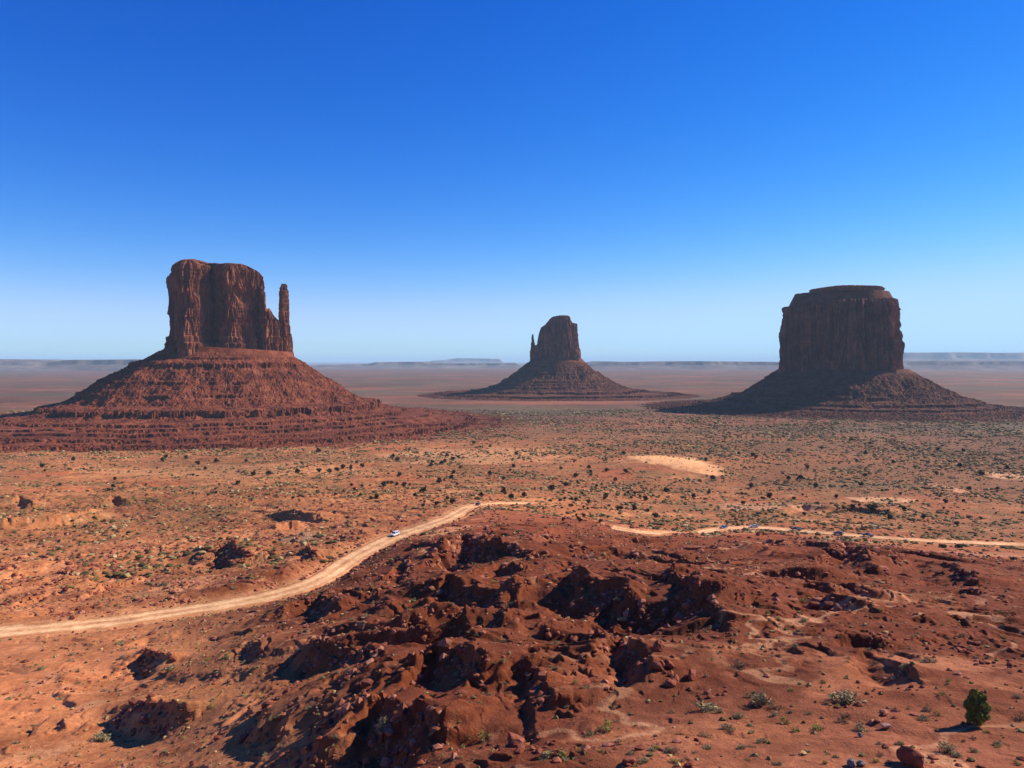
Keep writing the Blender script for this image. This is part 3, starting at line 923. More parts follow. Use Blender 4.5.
# --- left butte (the mitten)
ox, oy, rz = frame_of(232, 1500); s_ = 1500 / FPX
west = empty('butte', (ox, oy, 0), rz)
tag(west, 'tall mitten shaped red butte on the left with a thin thumb spire beside its block', 'butte')
def px_x(v): return (v - 230.0) * s_ / 1.10
def row_z(v): return (HY - v) * s_ * .985
foot = [(px_x(167), 15), (px_x(168), -32), (px_x(176), -70), (px_x(187), -88), (px_x(194), -82), (px_x(203), -44), (px_x(208), 0), (px_x(215), 8),
        (px_x(220), -30), (px_x(224), -64), (px_x(230), -62), (px_x(246), -36), (px_x(260), -12), (px_x(264), -4), (px_x(262), 10), (px_x(264), 30), (px_x(250), 58), (px_x(215), 66), (px_x(180), 55)]
def west_top(x, y):
    p = x / s_ * 1.10 + 230.0
    r = np.interp(p, [150, 168, 171, 175, 182, 190, 199, 203, 205, 212, 220, 224, 240, 246, 255, 259, 262, 270], [285, 277, 268, 264, 261, 260.5, 262, 263.5, 264, 264, 264, 263, 263.5, 265, 269, 271, 276, 300])
    return (HY - r) * s_ * (1500 + y) / 1500 - 1.5
tower('cliff_block', foot, row_z(366), west_top, west, M_CLIFF, n=1500, rows=240, taper=.02, flute=(24, 5.6), fine=(8, 3.0), seed=6.2, flare=.05, capamp=2.2, it=2, benches=((row_z(345), 6, 4.5), (row_z(338), 3, 2.5), (row_z(268), 3, 2.2)))
foot = [(px_x(256), 25), (px_x(258), -30), (px_x(266), -44), (px_x(276), -40), (px_x(281), -22), (px_x(283), 10), (px_x(280), 30)]
def sh_top(x, y):
    p = x / s_ * 1.10 + 230.0
    r = np.interp(p, [250, 258, 262, 263.5, 266, 269, 271.5, 274, 279, 284], [280, 284, 300, 307, 309, 308, 312, 316, 320, 322])
    return (HY - r) * s_ * (1500 + y) / 1500
tower('shoulder_wall', foot, row_z(356), sh_top, west, M_CLIFF, n=600, rows=150, taper=.12, flute=(14, 3.0), fine=(6, 1.8), seed=5.0, capamp=2.0)
foot = [(px_x(276), 10), (px_x(277), -16), (px_x(284), -25), (px_x(294), -16), (px_x(297), 4), (px_x(292), 18), (px_x(282), 18)]
P0 = px_x(284)
def th_top(x, y):
    return (HY - 318) * s_ - np.maximum(np.abs(x - P0 - 1) - 6, 0) * 2.4
tower('thumb_base', foot, row_z(362), th_top, west, M_CLIFF, n=500, rows=130, taper=.34, flute=(11, 2.2), fine=(5, 1.3), seed=3.0, flare=.15, capamp=1.5)
foot = [(px_x(278.8), 9), (px_x(278.8), -8), (px_x(284), -13), (px_x(290.6), -6), (px_x(291), 7), (px_x(285), 12)]
def th2_top(x, y):
    p = x / s_ * 1.10 + 230.0
    return (HY - np.interp(p, [278, 280.5, 281.5, 287, 288.5, 292], [285, 283, 282.5, 282.6, 284, 290])) * s_
tower('thumb_spire', foot, row_z(350), th2_top, west, M_CLIFF, n=360, rows=150, taper=.14, flute=(9, 1.2), fine=(4, .8), seed=8.0, flare=.12, capamp=.8, benches=((row_z(289), 2, .9),))
prof = [(0, 24), (10, 14), (55, -12), (110, -50), (150, -76), (210, -92), (300, -110), (420, -119), (640, -124), (660, -128)]
talus('talus_slope', (px_x(229), 2), 112, 93, prof, west, M_TALUS,
      stretch=lambda t: .95 + .16 * np.maximum(-np.cos(t), 0) ** 1.5 - .04 * np.maximum(np.cos(t), 0),
      ledges=((-8, 5, 2.2), (5, 2, 2.5), (-38, 2.4, 2.3), (-60, 2.6, 2.3), (-86, 6, 1.9), (-99, 2.4, 1.8), (-103.5, 2.2, 1.8), (-108, 2.4, 1.8), (-112.5, 2.2, 1.8), (-116.5, 2.2, 1.8)),
      seed=2.0, n=1500, m=520, tilt=.055, platform=(505, 335, -60, -25, 17, .13))

# --- right butte
ox, oy, rz = frame_of(842, 1950); s_r = 1950 / FPX
right = empty('butte', (ox, oy, 0), rz)
tag(right, 'broad barrel shaped butte on the right with a flat slab on its top', 'butte')
def rx(v): return (v - 842) * s_r / 1.11
def rx2(v): return (v - 842) * s_r / 1.03
def rzr(v, k=.93): return (HY - v) * s_r * k
foot = [(rx(776), 30), (rx(777), -40), (rx(786), -84), (rx(802), -100), (rx(826), -116), (rx(852), -122), (rx(876), -112), (rx(893), -84), (rx(900), -44), (rx(904), 10),
        (rx(902), 70), (rx(880), 115), (rx(840), 130), (rx(800), 110), (rx(782), 75)]
def r_top(x, y):
    p = x / s_r * 1.11 + 842
    r = np.interp(p, [770, 783, 792, 796, 842, 892, 899, 903, 912], [309, 307, 307, 304, 301, 301, 303, 309, 316])
    return (HY - r) * s_r * (1950 + y) / 1950 + 4
tower('cliff_block', foot, rzr(382), r_top, right, M_CLIFF, n=1700, rows=220, taper=.055, flute=(32, 6.2), fine=(10, 5.0), seed=24.0, flare=.05, capamp=2.5)
# rubble slope on the top, then the slab
def dome(x, y):
    e = np.hypot((x + 2) / 130, (y - 6) / 100)
    return rzr(306, .955) + (rzr(293, 1.0) - rzr(306, .955)) * np.clip((1.0 - e) / .15, 0, 1) + 2.0 * fbm2(x / 14, y / 14, 5, .65)
n_, m_ = 500, 90
th = np.linspace(-math.pi, math.pi, n_, endpoint=False)
Q, T_ = np.meshgrid(np.linspace(0.0, 1.05, m_), th, indexing='ij')
x = -2 + 130 * Q * np.cos(T_) * (1 + .03 * n2(T_ * 4, Q * 0)); y = 6 + 100 * Q * np.sin(T_)
zd = dome(x, y)
zd = np.where(Q > 1.0, zd - 14, zd)
zd = np.where(Q > .97, zd - (Q - .97) * 400, zd)
mesh_np('upper_slope', np.stack([x, y, zd], -1).reshape(-1, 3), grid_faces(m_, n_, True)[:, ::-1], M_TALUS_BROWN, right)
slab = [(rx2(811), 20), (rx2(812), -46), (rx2(830), -66), (rx2(862), -62), (rx2(879), -40), (rx2(882), 20), (rx2(870), 66), (rx2(820), 66)]
def slab_top(x, y):
    p = x / s_r * 1.03 + 842
    r = np.interp(p, [800, 808, 812, 830, 842, 870, 884, 890], [291, 290, 288.6, 287, 286.2, 287.2, 287.6, 289])
    return (HY - r) * s_r * .985
tower('cap_slab', slab, rzr(297, 1.0), slab_top, right, M_CAP, n=700, rows=30, taper=-.03, flute=(16, 2.2), fine=(6, 1.3), seed=14.0, flare=0, capamp=.8)
prof = [(0, -20), (10, -28), (45, -56), (90, -84), (140, -102), (200, -113), (280, -119), (400, -124), (410, -128)]
talus('talus_slope', (rx(842), 2), 152, 118, prof, right, M_TALUS_BROWN, stretch=lambda t: .98 + .14 * np.abs(np.cos(t)),
      ledges=((-44, 3.2, 2.2), (-66, 2.6, 2.2), (-86, 3.6, 2.0), (-100, 2.8, 2.0), (-108, 2, 2)), seed=11.0, n=1300, m=380, gully=1.3)

# --- middle butte, farther off
ox, oy, rz = frame_of(557, 2700); s_m = 2700 / FPX
mid = empty('butte', (ox, oy, 0), rz)
tag(mid, 'smallest butte in the middle distance with a short spike on its left shoulder', 'butte')
def mx(v): return (v - 557) * s_m / 1.01
def mzr(v): return (HY - v) * s_m * .985
foot = [(mx(535), 20), (mx(535.5), -40), (mx(545), -66), (mx(560), -74), (mx(573), -64), (mx(580), -34), (mx(582), 10), (mx(577), 54), (mx(556), 66), (mx(540), 52)]
def m_top(x, y):
    p = x / s_m * 1.01 + 557
    r = np.interp(p, [530, 537, 539, 541, 545, 548, 550, 553, 560, 568, 570, 571.5, 577, 579, 582], [352, 342, 333, 328, 325.5, 322, 319.8, 317.6, 316.4, 316.6, 318, 323.5, 324, 327, 336])
    return (HY - r) * s_m
tower('cliff_block', foot, mzr(372), m_top, mid, M_CLIFF, n=900, rows=130, taper=.05, flute=(30, 5.0), fine=(10, 3.0), seed=31.0, flare=.05, capamp=1.5)
foot = [(mx(529.5), 12), (mx(529.5), -26), (mx(534), -36), (mx(540), -30), (mx(541), 10), (mx(536), 22)]
tower('shoulder_wall', foot, mzr(372), lambda x, y: (HY - np.interp(x / s_m * 1.01 + 557, [529, 531, 534, 537, 541], [351, 347, 345, 346, 340])) * s_m, mid, M_CLIFF, n=300, rows=60, taper=.06, flute=(14, 2.5), fine=(6, 1.5), seed=33.0, capamp=1.2)
foot = [(mx(530.4), 6), (mx(530.6), -8), (mx(532.6), -11), (mx(534.8), -7), (mx(534.9), 5), (mx(532.6), 9)]
tower('thumb_spire', foot, mzr(350), lambda x, y: (HY - np.interp(x / s_m * 1.01 + 557, [530, 531.5, 533, 534, 535], [338, 334.5, 334.5, 336, 341])) * s_m, mid, M_CLIFF, n=200, rows=60, taper=.3, flute=(8, 1.2), fine=(4, .8), seed=34.0, capamp=.6)
prof = [(0, 10), (8, 0), (40, -32), (80, -62), (125, -86), (170, -101), (230, -109), (330, -116), (420, -125), (430, -128)]
talus('talus_slope', (mx(557), 0), 86, 68, prof, mid, M_TALUS_BROWN, stretch=lambda t: .86 + .22 * np.abs(np.cos(t)),
      ledges=((-44, 3, 2.2), (-70, 3, 2.2), (-90, 3.2, 2), (-104, 4.0, 1.6), (-113, 3.0, 1.6)), seed=15.0, n=1200, m=380, gully=1.4, platform=(265, 300, -20, 0, 15, .14))

# ------------------------------------------------------------------ boulders
def rock_mesh(name, seed, mat, sub=3, squash=.75, cuts=9):
    r = random.Random(seed)
    b = bmesh.new()
    bmesh.ops.create_icosphere(b, subdivisions=sub, radius=1)
    planes = [(Vector((r.gauss(0, 1), r.gauss(0, 1), r.gauss(0, .8))).normalized(), r.uniform(.55, .82)) for _ in range(cuts)]
    for v in b.verts:
        p = v.co.copy()
        for n_, d_ in planes:
            k = p.dot(n_)
            if k > d_: p -= n_ * (k - d_) * .93
        v.co = p
    co = np.array([v.co[:] for v in b.verts])
    f = .10 * n3(co[:, 0] * 2.2 + seed, co[:, 1] * 2.2, co[:, 2] * 2.2) + .05 * n3(co[:, 0] * 6, co[:, 1] * 6 + seed, co[:, 2] * 6)
    sx, sy = r.uniform(.8, 1.15), r.uniform(.75, 1.0)
    for v, q in zip(b.verts, f):
        v.co = Vector((v.co.x * sx, v.co.y * sy, v.co.z * squash)) * (1 + float(q) * 1.2)
    me = bpy.data.meshes.new(name); b.to_mesh(me); b.free(); me.materials.append(mat)
    return me
ROCKS = [rock_mesh('boulder', 40 + i, M_BOULDER, 2, random.uniform(.6, .85)) for i in range(9)]
ROCKS_BIG = [rock_mesh('boulder', 80 + i, M_BOULDER, 4, .8, 12) for i in range(3)]

# clusters: (column, row, spread columns, spread rows, count, size in rows lo, hi, words)
CLUST = [
    (668, 672, 16, 16, 16, 6, 12, 'in the dark hollow right of the picture centre'),
    (655, 624, 12, 8, 9, 5, 9, 'above the dark hollow right of the picture centre'),
    (612, 640, 18, 8, 11, 3, 6, 'in the shaded gully at the middle of the ridge'),
    (600, 618, 22, 10, 14, 2.5, 5, 'in the shaded gully at the middle of the ridge'),
    (610, 684, 14, 14, 12, 4, 8, 'on the slope left of the dark hollow'),
    (705, 696, 22, 6, 12, 4, 8, 'on the lip below the dark hollow'),
    (690, 566, 16, 9, 9, 3, 6, 'on the bare ridge above the dark hollow'),
    (745, 590, 40, 14, 30, 2.5, 5.5, 'strewn on the red slope right of the ridge crest'),
    (838, 612, 26, 10, 16, 3, 6, 'beside the red hill in the right foreground'),
    (882, 636, 24, 10, 18, 3.5, 7, 'in the broken ledge right of the red hill'),
    (960, 650, 28, 8, 22, 4, 8, 'in the broken ledge near the right edge'),
    (1002, 662, 18, 6, 8, 4, 8, 'in the broken ledge near the right edge'),
    (886, 690, 30, 7, 14, 3, 7, 'on the shaded bank above the pale flat'),
    (540, 745, 26, 10, 12, 4, 10, 'in the rock pile at the bottom centre'),
    (515, 748, 10, 8, 5, 8, 13, 'in the rock pile at the bottom centre'),
    (470, 660, 30, 8, 12, 2.5, 5, 'below the long dark scarp left of centre'),
    (520, 660, 16, 8, 8, 2.5, 5, 'below the long dark scarp left of centre'),
    (572, 660, 20, 10, 10, 2.5, 5, 'on the slope left of the dark hollow'),
    (215, 562, 16, 8, 22, 2, 4.5, 'on the dark little mound beyond the left road'),
    (120, 558, 20, 7, 20, 2, 4, 'in the stone field beyond the left road'),
    (270, 553, 18, 5, 16, 2, 4, 'in the stone field beyond the left road'),
    (140, 590, 50, 4, 14, 2, 3.5, 'on the low ledge beyond the left road'),
    (30, 612, 30, 3, 10, 2, 4, 'on the low ledge beyond the left road'),
]
placed = []     # list of (px,py,rowsize,words)
for (cx_, cy_, sx_, sy_, n_, lo, hi, words) in CLUST:
    for _ in range(n_):
        placed.append((random.gauss(cx_, sx_ * .6), random.gauss(cy_, sy_ * .6), lo + (hi - lo) * random.random() ** 2, words))
pa = np.array([(p[0], min(p[1], 766)) for p in placed])
X, Y, Z, ok = ground_pt(pa[:, 0], pa[:, 1])
for i, p in enumerate(placed):
    if not ok[i]: continue
    s = p[2] * Y[i] / FPX * .55
    o = inst('boulder', random.choice(ROCKS), (X[i], Y[i], Z[i] + s * .18), 0, (s, s * random.uniform(.8, 1.1), s * random.uniform(.8, 1.1)),
             rot=(random.uniform(-.4, .4), random.uniform(-.4, .4), random.uniform(0, 6.28)))
    tag(o, 'reddish brown boulder ' + p[3], 'boulder', 'boulders ' + p[3])

def solo_rock(px, py, rows, me, label, scl=(1, 1, 1), rot=(0, 0, 0), sink=.3):
    X, Y, Z, ok = ground_pt([px], [py])
    s = rows * Y[0] / FPX * .5
    o = inst('boulder', me, (X[0], Y[0], Z[0] + s * scl[2] * (.8 - sink)), 0, (s * scl[0], s * scl[1], s * scl[2]), rot=rot)
    return tag(o, label, 'boulder')
solo_rock(913, 765, 27, ROCKS_BIG[0], 'large rust brown angular boulder at the bottom right, left of a grey bush', (1.25, 1.0, .95), (0, .1, 2.1), .2)
g1 = rock_mesh('boulder', 200, M_GREYROCK, 3, .8, 12)
solo_rock(852, 766, 11, g1, 'dark grey and white rock at the bottom edge, left of the large rust boulder', (1.1, 1, 1), (0, 0, 1))
solo_rock(861, 766, 9, g1, 'smaller grey rock leaning against the right side of the dark grey and white one', (1, 1, 1), (0, .4, 3))
p1 = rock_mesh('boulder', 201, M_PALE, 3, .55, 10)
solo_rock(886, 728, 10, p1, 'pale flat topped rock lying on the slope left of the green juniper', (1.35, 1, 1), (0, .05, .4))
solo_rock(877, 722, 8, ROCKS_BIG[1], 'thin reddish slab rock just up the slope from the pale flat topped rock', (1.4, 1, .6), (0, .2, .8))
solo_rock(860, 737, 6, g1, 'small black and white rock below the round grey bush', (.9, 1, 1.2), (0, 0, 2))
solo_rock(885, 653, 4.5, p1, 'small pale rock on the red soil above the shaded bank', (1, 1, 1.2), (0, 0, 2))
solo_rock(628, 764, 16, ROCKS_BIG[2], 'lumpy reddish boulder cut by the bottom edge near the centre', (1.3, 1, .8), (0, 0, 2), .4)
solo_rock(690, 766, 12, ROCKS_BIG[1], 'dark reddish rock on the bottom edge right of centre', (1.5, 1, .7), (0, 0, .6), .4)
solo_rock(516, 746, 26, ROCKS_BIG[2], 'biggest reddish boulder of the rock pile at the bottom centre', (1.0, .9, .8), (0, 0, .3), .4)
solo_rock(658, 650, 16, ROCKS_BIG[1], 'large squarish boulder at the left lip of the dark hollow', (1, .9, 1), (0, .2, 1.3), .3)
solo_rock(692, 678, 15, ROCKS_BIG[0], 'large rounded boulder at the bottom of the dark hollow', (1, .9, 1), (0, .2, 4.3), .3)
slabX = solo_rock(694, 549, 9, rock_mesh('boulder', 205, M_BOULDER, 3, .4, 10), 'long flat slab rock on the pale ground below the right road', (2.9, 1.4, .9), (0, 0, .1), .3)

# stones set along the road edges
def edge_stones(line, lz, off, i0, i1, step, words, size=.55):
    t = np.gradient(line, axis=0); t /= np.linalg.norm(t, axis=1)[:, None]
    i = i0
    while i < i1:
        k = int(i)
        nx, ny = t[k, 1], -t[k, 0]
        x = line[k, 0] + nx * off + random.uniform(-.4, .4); y = line[k, 1] + ny * off + random.uniform(-.4, .4)
        s = size * random.uniform(.7, 1.4)
        o = inst('edge_stone', random.choice(ROCKS), (x, y, lz[k] + .25 + s * .15), 0, (s, s, s * .9), rot=(0, 0, random.uniform(0, 6)))
        tag(o, 'reddish stone ' + words, 'stone', 'stones lining the dirt road')
        i += step * random.uniform(.7, 1.4)
def idx_of(line, px):
    u = line[:, 0] / line[:, 1] * FPX + CX
    return int(np.argmin(np.abs(u - px)))
iA, iB = idx_of(RL, 318), idx_of(RL, 366)
edge_stones(RL, RLZ, -5.4, iA, iB, 1.6, 'along the far edge of the left road bend')
edge_stones(RL, RLZ, 5.6, idx_of(RL, 392), idx_of(RL, 408), 1.8, 'along the near edge of the left road by the white car')
edge_stones(RL, RLZ, 5.6, idx_of(RL, 425), idx_of(RL, 500), 3.2, 'along the near edge of the left road towards the crest')
edge_stones(RL, RLZ, -5.4, idx_of(RL, 60), idx_of(RL, 200), 5.0, 'along the far edge of the left road', .4)
edge_stones(RR, RRZ, 4.3, idx_of(RR, 760), idx_of(RR, 1010), 5.0, 'along the near edge of the right road', .5)

# ------------------------------------------------------------------ plants
def leaf_cloud(n, fn, size, seed, thin=.45):
    """many small leaf faces; fn gives positions and outward directions"""
    r = np.random.default_rng(seed)
    P, D = fn(r, n)
    t = r.normal(size=(n, 3)); t /= np.linalg.norm(t, axis=1)[:, None]
    a = D * .6 + t * .8; a /= np.linalg.norm(a, axis=1)[:, None]
    b = np.cross(a, r.normal(size=(n, 3))); b /= np.linalg.norm(b, axis=1)[:, None]
    s = size * r.uniform(.6, 1.4, (n, 1))
    V = np.stack([P - a * s, P + b * s * thin, P + a * s, P - b * s * thin], 1).reshape(-1, 3)
    F = np.arange(4 * n).reshape(-1, 4)
    return V, F

def dome_fn(rx_, rz_, clumps=9, spread=.38, seed=0):
    def fn(r, n):
        c = r.normal(size=(clumps, 3)); c[:, 2] = np.abs(c[:, 2]); c /= np.linalg.norm(c, axis=1)[:, None]
        c *= r.uniform(.35, .8, (clumps, 1))
        k = r.integers(0, clumps, n)
        d = r.normal(size=(n, 3)); d /= np.linalg.norm(d, axis=1)[:, None]
        p = c[k] + d * spread * r.random((n, 1)) ** .4
        p[:, 2] = np.abs(p[:, 2])
        out = p / (np.linalg.norm(p, axis=1)[:, None] + 1e-6)
        p = p * np.array([rx_, rx_, rz_])
        return p, out
    return fn

def branch_bm(b, p0, p1, r0, r1, seg=5):
    p0 = Vector(p0); p1 = Vector(p1); d = (p1 - p0).normalized()
    a = d.orthogonal().normalized(); c = d.cross(a)
    r0v = [b.verts.new(p0 + (a * math.cos(t) + c * math.sin(t)) * r0) for t in np.linspace(0, 2 * math.pi, seg, endpoint=False)]
    r1v = [b.verts.new(p1 + (a * math.cos(t) + c * math.sin(t)) * r1) for t in np.linspace(0, 2 * math.pi, seg, endpoint=False)]
    for i in range(seg):
        b.faces.new((r0v[i], r0v[(i + 1) % seg], r1v[(i + 1) % seg], r1v[i]))
    b.faces.new(r1v)

def branch_mesh(name, specs, mat):
    b = bmesh.new()
    for s in specs: branch_bm(b, *s)
    me = bpy.data.meshes.new(name); b.to_mesh(me); b.free(); me.materials.append(mat)
    return me

def bush_meshes(kind, seed, mat, n=420, w=.5, h=.42, leaf=.05, thin=.3, clumps=9):
    V, F = leaf_cloud(n, dome_fn(w, h, clumps), leaf, seed, thin)
    fol = mesh_np('foliage', V, F, mat, link=False)
    r = random.Random(seed)
    st = branch_mesh('stem', [((0, 0, -.05), (r.uniform(-.3, .3) * w * 2, r.uniform(-.3, .3) * w * 2, h * .7), .02, .007, 4) for _ in range(7)], M_BARK)
    return fol, st
BUSH = {
    'sage': [bush_meshes('sage', 300 + i, M_SAGE, 520, .5, .45, .055, .28) for i in range(4)],
    'yellow': [bush_meshes('yellow', 320 + i, M_GRASSY, 380, .5, .45, .07, .16) for i in range(2)],
    'dry': [bush_meshes('dry', 340 + i, M_DRY, 320, .5, .42, .08, .13) for i in range(2)],
}
WORDS = {'sage': 'grey green sagebrush', 'yellow': 'yellow green tufted shrub', 'dry': 'dry brown twiggy shrub'}
def put_bush(kind, x, y, z, width, label, group=None, hs_=1.0):
    fol, st = random.choice(BUSH[kind])
    o = empty('desert_shrub', (x, y, z - .02), random.uniform(0, 6.28))
    width *= 1.3
    o.scale = (width, width, width * hs_)
    inst('foliage', fol, (0, 0, 0), parent=o); inst('stem', st, (0, 0, 0), parent=o)
    tag(o, label, 'shrub', group)
    return o
# shrubs that can be told apart
SOLO = [
    (705, 709, 25, 'sage', 'wide low grey green sagebrush at the foot of the lip below the dark hollow', .6),
    (762, 705, 20, 'sage', 'tall olive grey bush beside a rounder tan bush, right of centre', 1.1),
    (774, 708, 14, 'dry', 'round tan brown bush to the right of the tall olive grey bush', .9),
    (750, 697, 8, 'yellow', 'small yellow bush just left of the tall olive grey bush', 1),
    (846, 702, 30, 'sage', 'widest grey bush at the foot of the shaded bank', .6),
    (861, 730, 15, 'sage', 'round blue grey sagebrush above a small black and white rock', .9),
    (946, 753, 17, 'sage', 'grey bush right of the large rust brown boulder', 1.1),
    (956, 757, 12, 'sage', 'rounder pale sage bush touching the right side of the grey bush by the boulder', .8),
    (1019, 720, 14, 'dry', 'brownish bush cut by the right edge of the picture', 1),
    (965, 727, 8, 'dry', 'small dry bush in the shadow of the green juniper', .8),
    (728, 730, 13, 'sage', 'olive bush, left one of the group on the pale slope', 1),
    (739, 718, 12, 'sage', 'olive bush at the upper end of the group on the pale slope', .8),
    (705, 736, 14, 'dry', 'tan bush left of the olive group on the pale slope', .7),
    (708, 749, 10, 'sage', 'small grey bush below the tan bush on the pale slope', .8),
    (763, 743, 12, 'sage', 'round grey bush left of the dry runnels at the bottom', .8),
    (609, 731, 17, 'yellow', 'yellow green bush at the top of the rock pile, bottom centre', .9),
    (563, 757, 15, 'yellow', 'bright yellow green bush at the bottom centre', .9),
    (545, 757, 16, 'sage', 'grey bush left of the bright yellow green bush at the bottom', .6),
    (645, 762, 12, 'sage', 'grey bush right of the lumpy boulder at the bottom', .7),
    (818, 730, 15, 'yellow', 'olive yellow bush above the dry runnels', .7),
    (843, 723, 12, 'dry', 'dark twiggy bush left of the round blue grey sagebrush', .8),
    (930, 662, 12, 'sage', 'green grey bush beside the broken ledge at the right', .8),
    (907, 668, 11, 'sage', 'round grey bush above the pale slickrock', .9),
    (384, 728, 17, 'sage', 'pale grey bush on the crest of the lit slab, left of centre', 1.1),
    (486, 738, 14, 'yellow', 'green bush in the notch right of the lit slab', 1),
    (348, 672, 10, 'sage', 'pale bush on the dark slope above the lit slab', 1),
    (624, 621, 11, 'sage', 'grey bush glowing in the shaded gully of the ridge', .7),
    (740, 668, 16, 'dry', 'brown grey bush on the right wall of the dark hollow', 1.1),
    (100, 741, 18, 'sage', 'grey bush at the foot of the dark pit in the lower left', .7),
    (110, 737, 12, 'yellow', 'yellowish bush in the dark pit in the lower left', .7),
    (170, 671, 12, 'sage', 'grey bush right of the upper dark pit in the lower left', .8),
]
for px, py, wpx, kind, label, hs_ in SOLO:
    X, Y, Z, ok = ground_pt([px], [py])
    if ok[0]: put_bush(kind, X[0], Y[0], Z[0], wpx * Y[0] / FPX, label, None, hs_)
# the many small ones over the foreground
ZONES = [((560, 1024), (700, 766), 60, 5, 11, 'on the pale slope along the bottom right'),
         ((750, 1024), (600, 700), 44, 4, 8, 'on the red slope in the right foreground'),
         ((430, 760), (580, 700), 60, 3.5, 7, 'among the shaded gullies of the central ridge'),
         ((270, 480), (590, 766), 60, 3.5, 7, 'on the dark slopes left of centre'),
         ((0, 280), (640, 766), 50, 4, 8, 'on the sandy ground in the lower left'),
         ((0, 330), (540, 600), 26, 4, 8, 'on the orange flats beyond the left road')]
for (xa, xb), (ya, yb), n_, lo, hi, words in ZONES:
    px = np.array([random.uniform(xa, xb) for _ in range(n_)]); py = np.array([random.uniform(ya, yb) for _ in range(n_)])
    X, Y, Z, ok = ground_pt(px, py)
    rdd, _ = road_info(X, Y)
    for i in range(n_):
        if not ok[i] or rdd[i] < 1.5: continue
        kind = random.choices(['sage', 'yellow', 'dry'], [5, 2, 2])[0]
        w = random.uniform(lo, hi) * Y[i] / FPX
        put_bush(kind, X[i], Y[i], Z[i], w, 'small ' + WORDS[kind] + ' ' + words, WORDS[kind] + 's ' + words, random.uniform(.7, 1.1))

# junipers
def juniper_meshes(seed, n, h, w, leaf, lobes):
    r = np.random.default_rng(seed)
    V = []; F = []; o = 0
    for (lx, ly, lz, lr, lh, k) in lobes:
        def fn(rr, nn, lr=lr, lh=lh):
            c = rr.normal(size=(16, 3)); c /= np.linalg.norm(c, axis=1)[:, None]; c *= rr.uniform(.4, .85, (16, 1))
            q = rr.integers(0, 16, nn); d = rr.normal(size=(nn, 3)); d /= np.linalg.norm(d, axis=1)[:, None]
            p = c[q] + d * .36 * rr.random((nn, 1)) ** .4
            out = p / (np.linalg.norm(p, axis=1)[:, None] + 1e-6)
            return p * np.array([lr, lr, lh]), out
        v, f = leaf_cloud(int(n * k), fn, leaf, seed + o, .4)
        V.append(v + np.array([lx, ly, lz])); F.append(f + sum(len(a) for a in V[:-1])); o += 1
    crown = mesh_np('crown', np.concatenate(V), np.concatenate(F), M_LEAF_J if n > 1500 else M_LEAF_D, link=False)
    sp = [((0, 0, -.2), (0, 0, h * .45), .10 * w, .06 * w, 7)]
    for (lx, ly, lz, lr, lh, k) in lobes:
        sp.append(((0, 0, h * .12), (lx, ly, lz), .06 * w, .02 * w, 5))
    trunk = branch_mesh('trunk', sp, M_BARK)
    return crown, trunk
X, Y, Z, ok = ground_pt([977], [725])
jc, jt = juniper_meshes(500, 6000, 2.6, 1.0, .042, [(0, 0, .60, .76, .58, 1.3), (-.26, .05, 1.35, .50, .72, 1.1), (.34, -.05, 1.2, .48, .66, 1.0), (-.20, 0, 1.95, .34, .50, .6), (.05, -.25, 1.05, .55, .75, .8), (.30, 0, 1.75, .30, .42, .45), (.02, .1, 1.5, .5, .6, .7)])
js = 38 * Y[0] / FPX / 2.45
o = empty('juniper_tree', (X[0], Y[0], Z[0]), 0); o.scale = (js, js, js)
inst('crown', jc, (0, 0, 0), parent=o); inst('trunk', jt, (0, 0, 0), parent=o)
tag(o, 'lone dense green juniper standing on the bare slope at the lower right', 'tree')

JV = [juniper_meshes(520 + i, 420, 2.0, 1.2, .20, [(0, 0, .9, 1.1, .9, 1.0), (random.uniform(-.6, .6), random.uniform(-.6, .6), 1.3, .8, .7, .6)]) for i in range(4)]
def jz(z, ox_, oy_, k): return [(ox_ + a / k, oy_ + b / k) for a, b in z]
JPOS = jz([(265, 78), (283, 132), (295, 162), (155, 174), (395, 152), (350, 178), (326, 190), (218, 196), (516, 190), (578, 180), (600, 196), (637, 190), (715, 172), (920, 70), (785, 135), (870, 192), (435, 210), (372, 104), (388, 214), (350, 218), (238, 162), (412, 92), (540, 128), (122, 110), (176, 106), (50, 62), (580, 142)], 300, 430, 2.844) \
     + jz([(365, 140), (570, 165), (610, 190), (455, 120), (370, 64), (335, 60), (255, 76), (225, 164), (410, 165), (273, 121), (484, 119), (160, 150), (135, 212), (110, 170), (345, 180), (58, 60), (520, 140), (262, 155), (700, 215), (780, 215), (640, 60), (815, 50), (920, 110)], 600, 430, 2.415) \
     + jz([(125, 81), (870, 98), (215, 60), (475, 62), (632, 66), (1003, 84), (785, 104), (935, 36), (965, 95), (935, 95), (695, 130), (740, 105), (545, 55)], 0, 440, 2.926)
for (xa, xb, ya, yb, n_) in ((560, 650, 470, 524, 34), (720, 1020, 440, 520, 40), (330, 470, 455, 505, 26), (440, 600, 440, 500, 18), (20, 330, 448, 500, 18)):
    for _ in range(n_): JPOS.append((random.uniform(xa, xb), ya + (yb - ya) * random.random() ** .8))
JPOS.append((0, 0))
used_words = {}
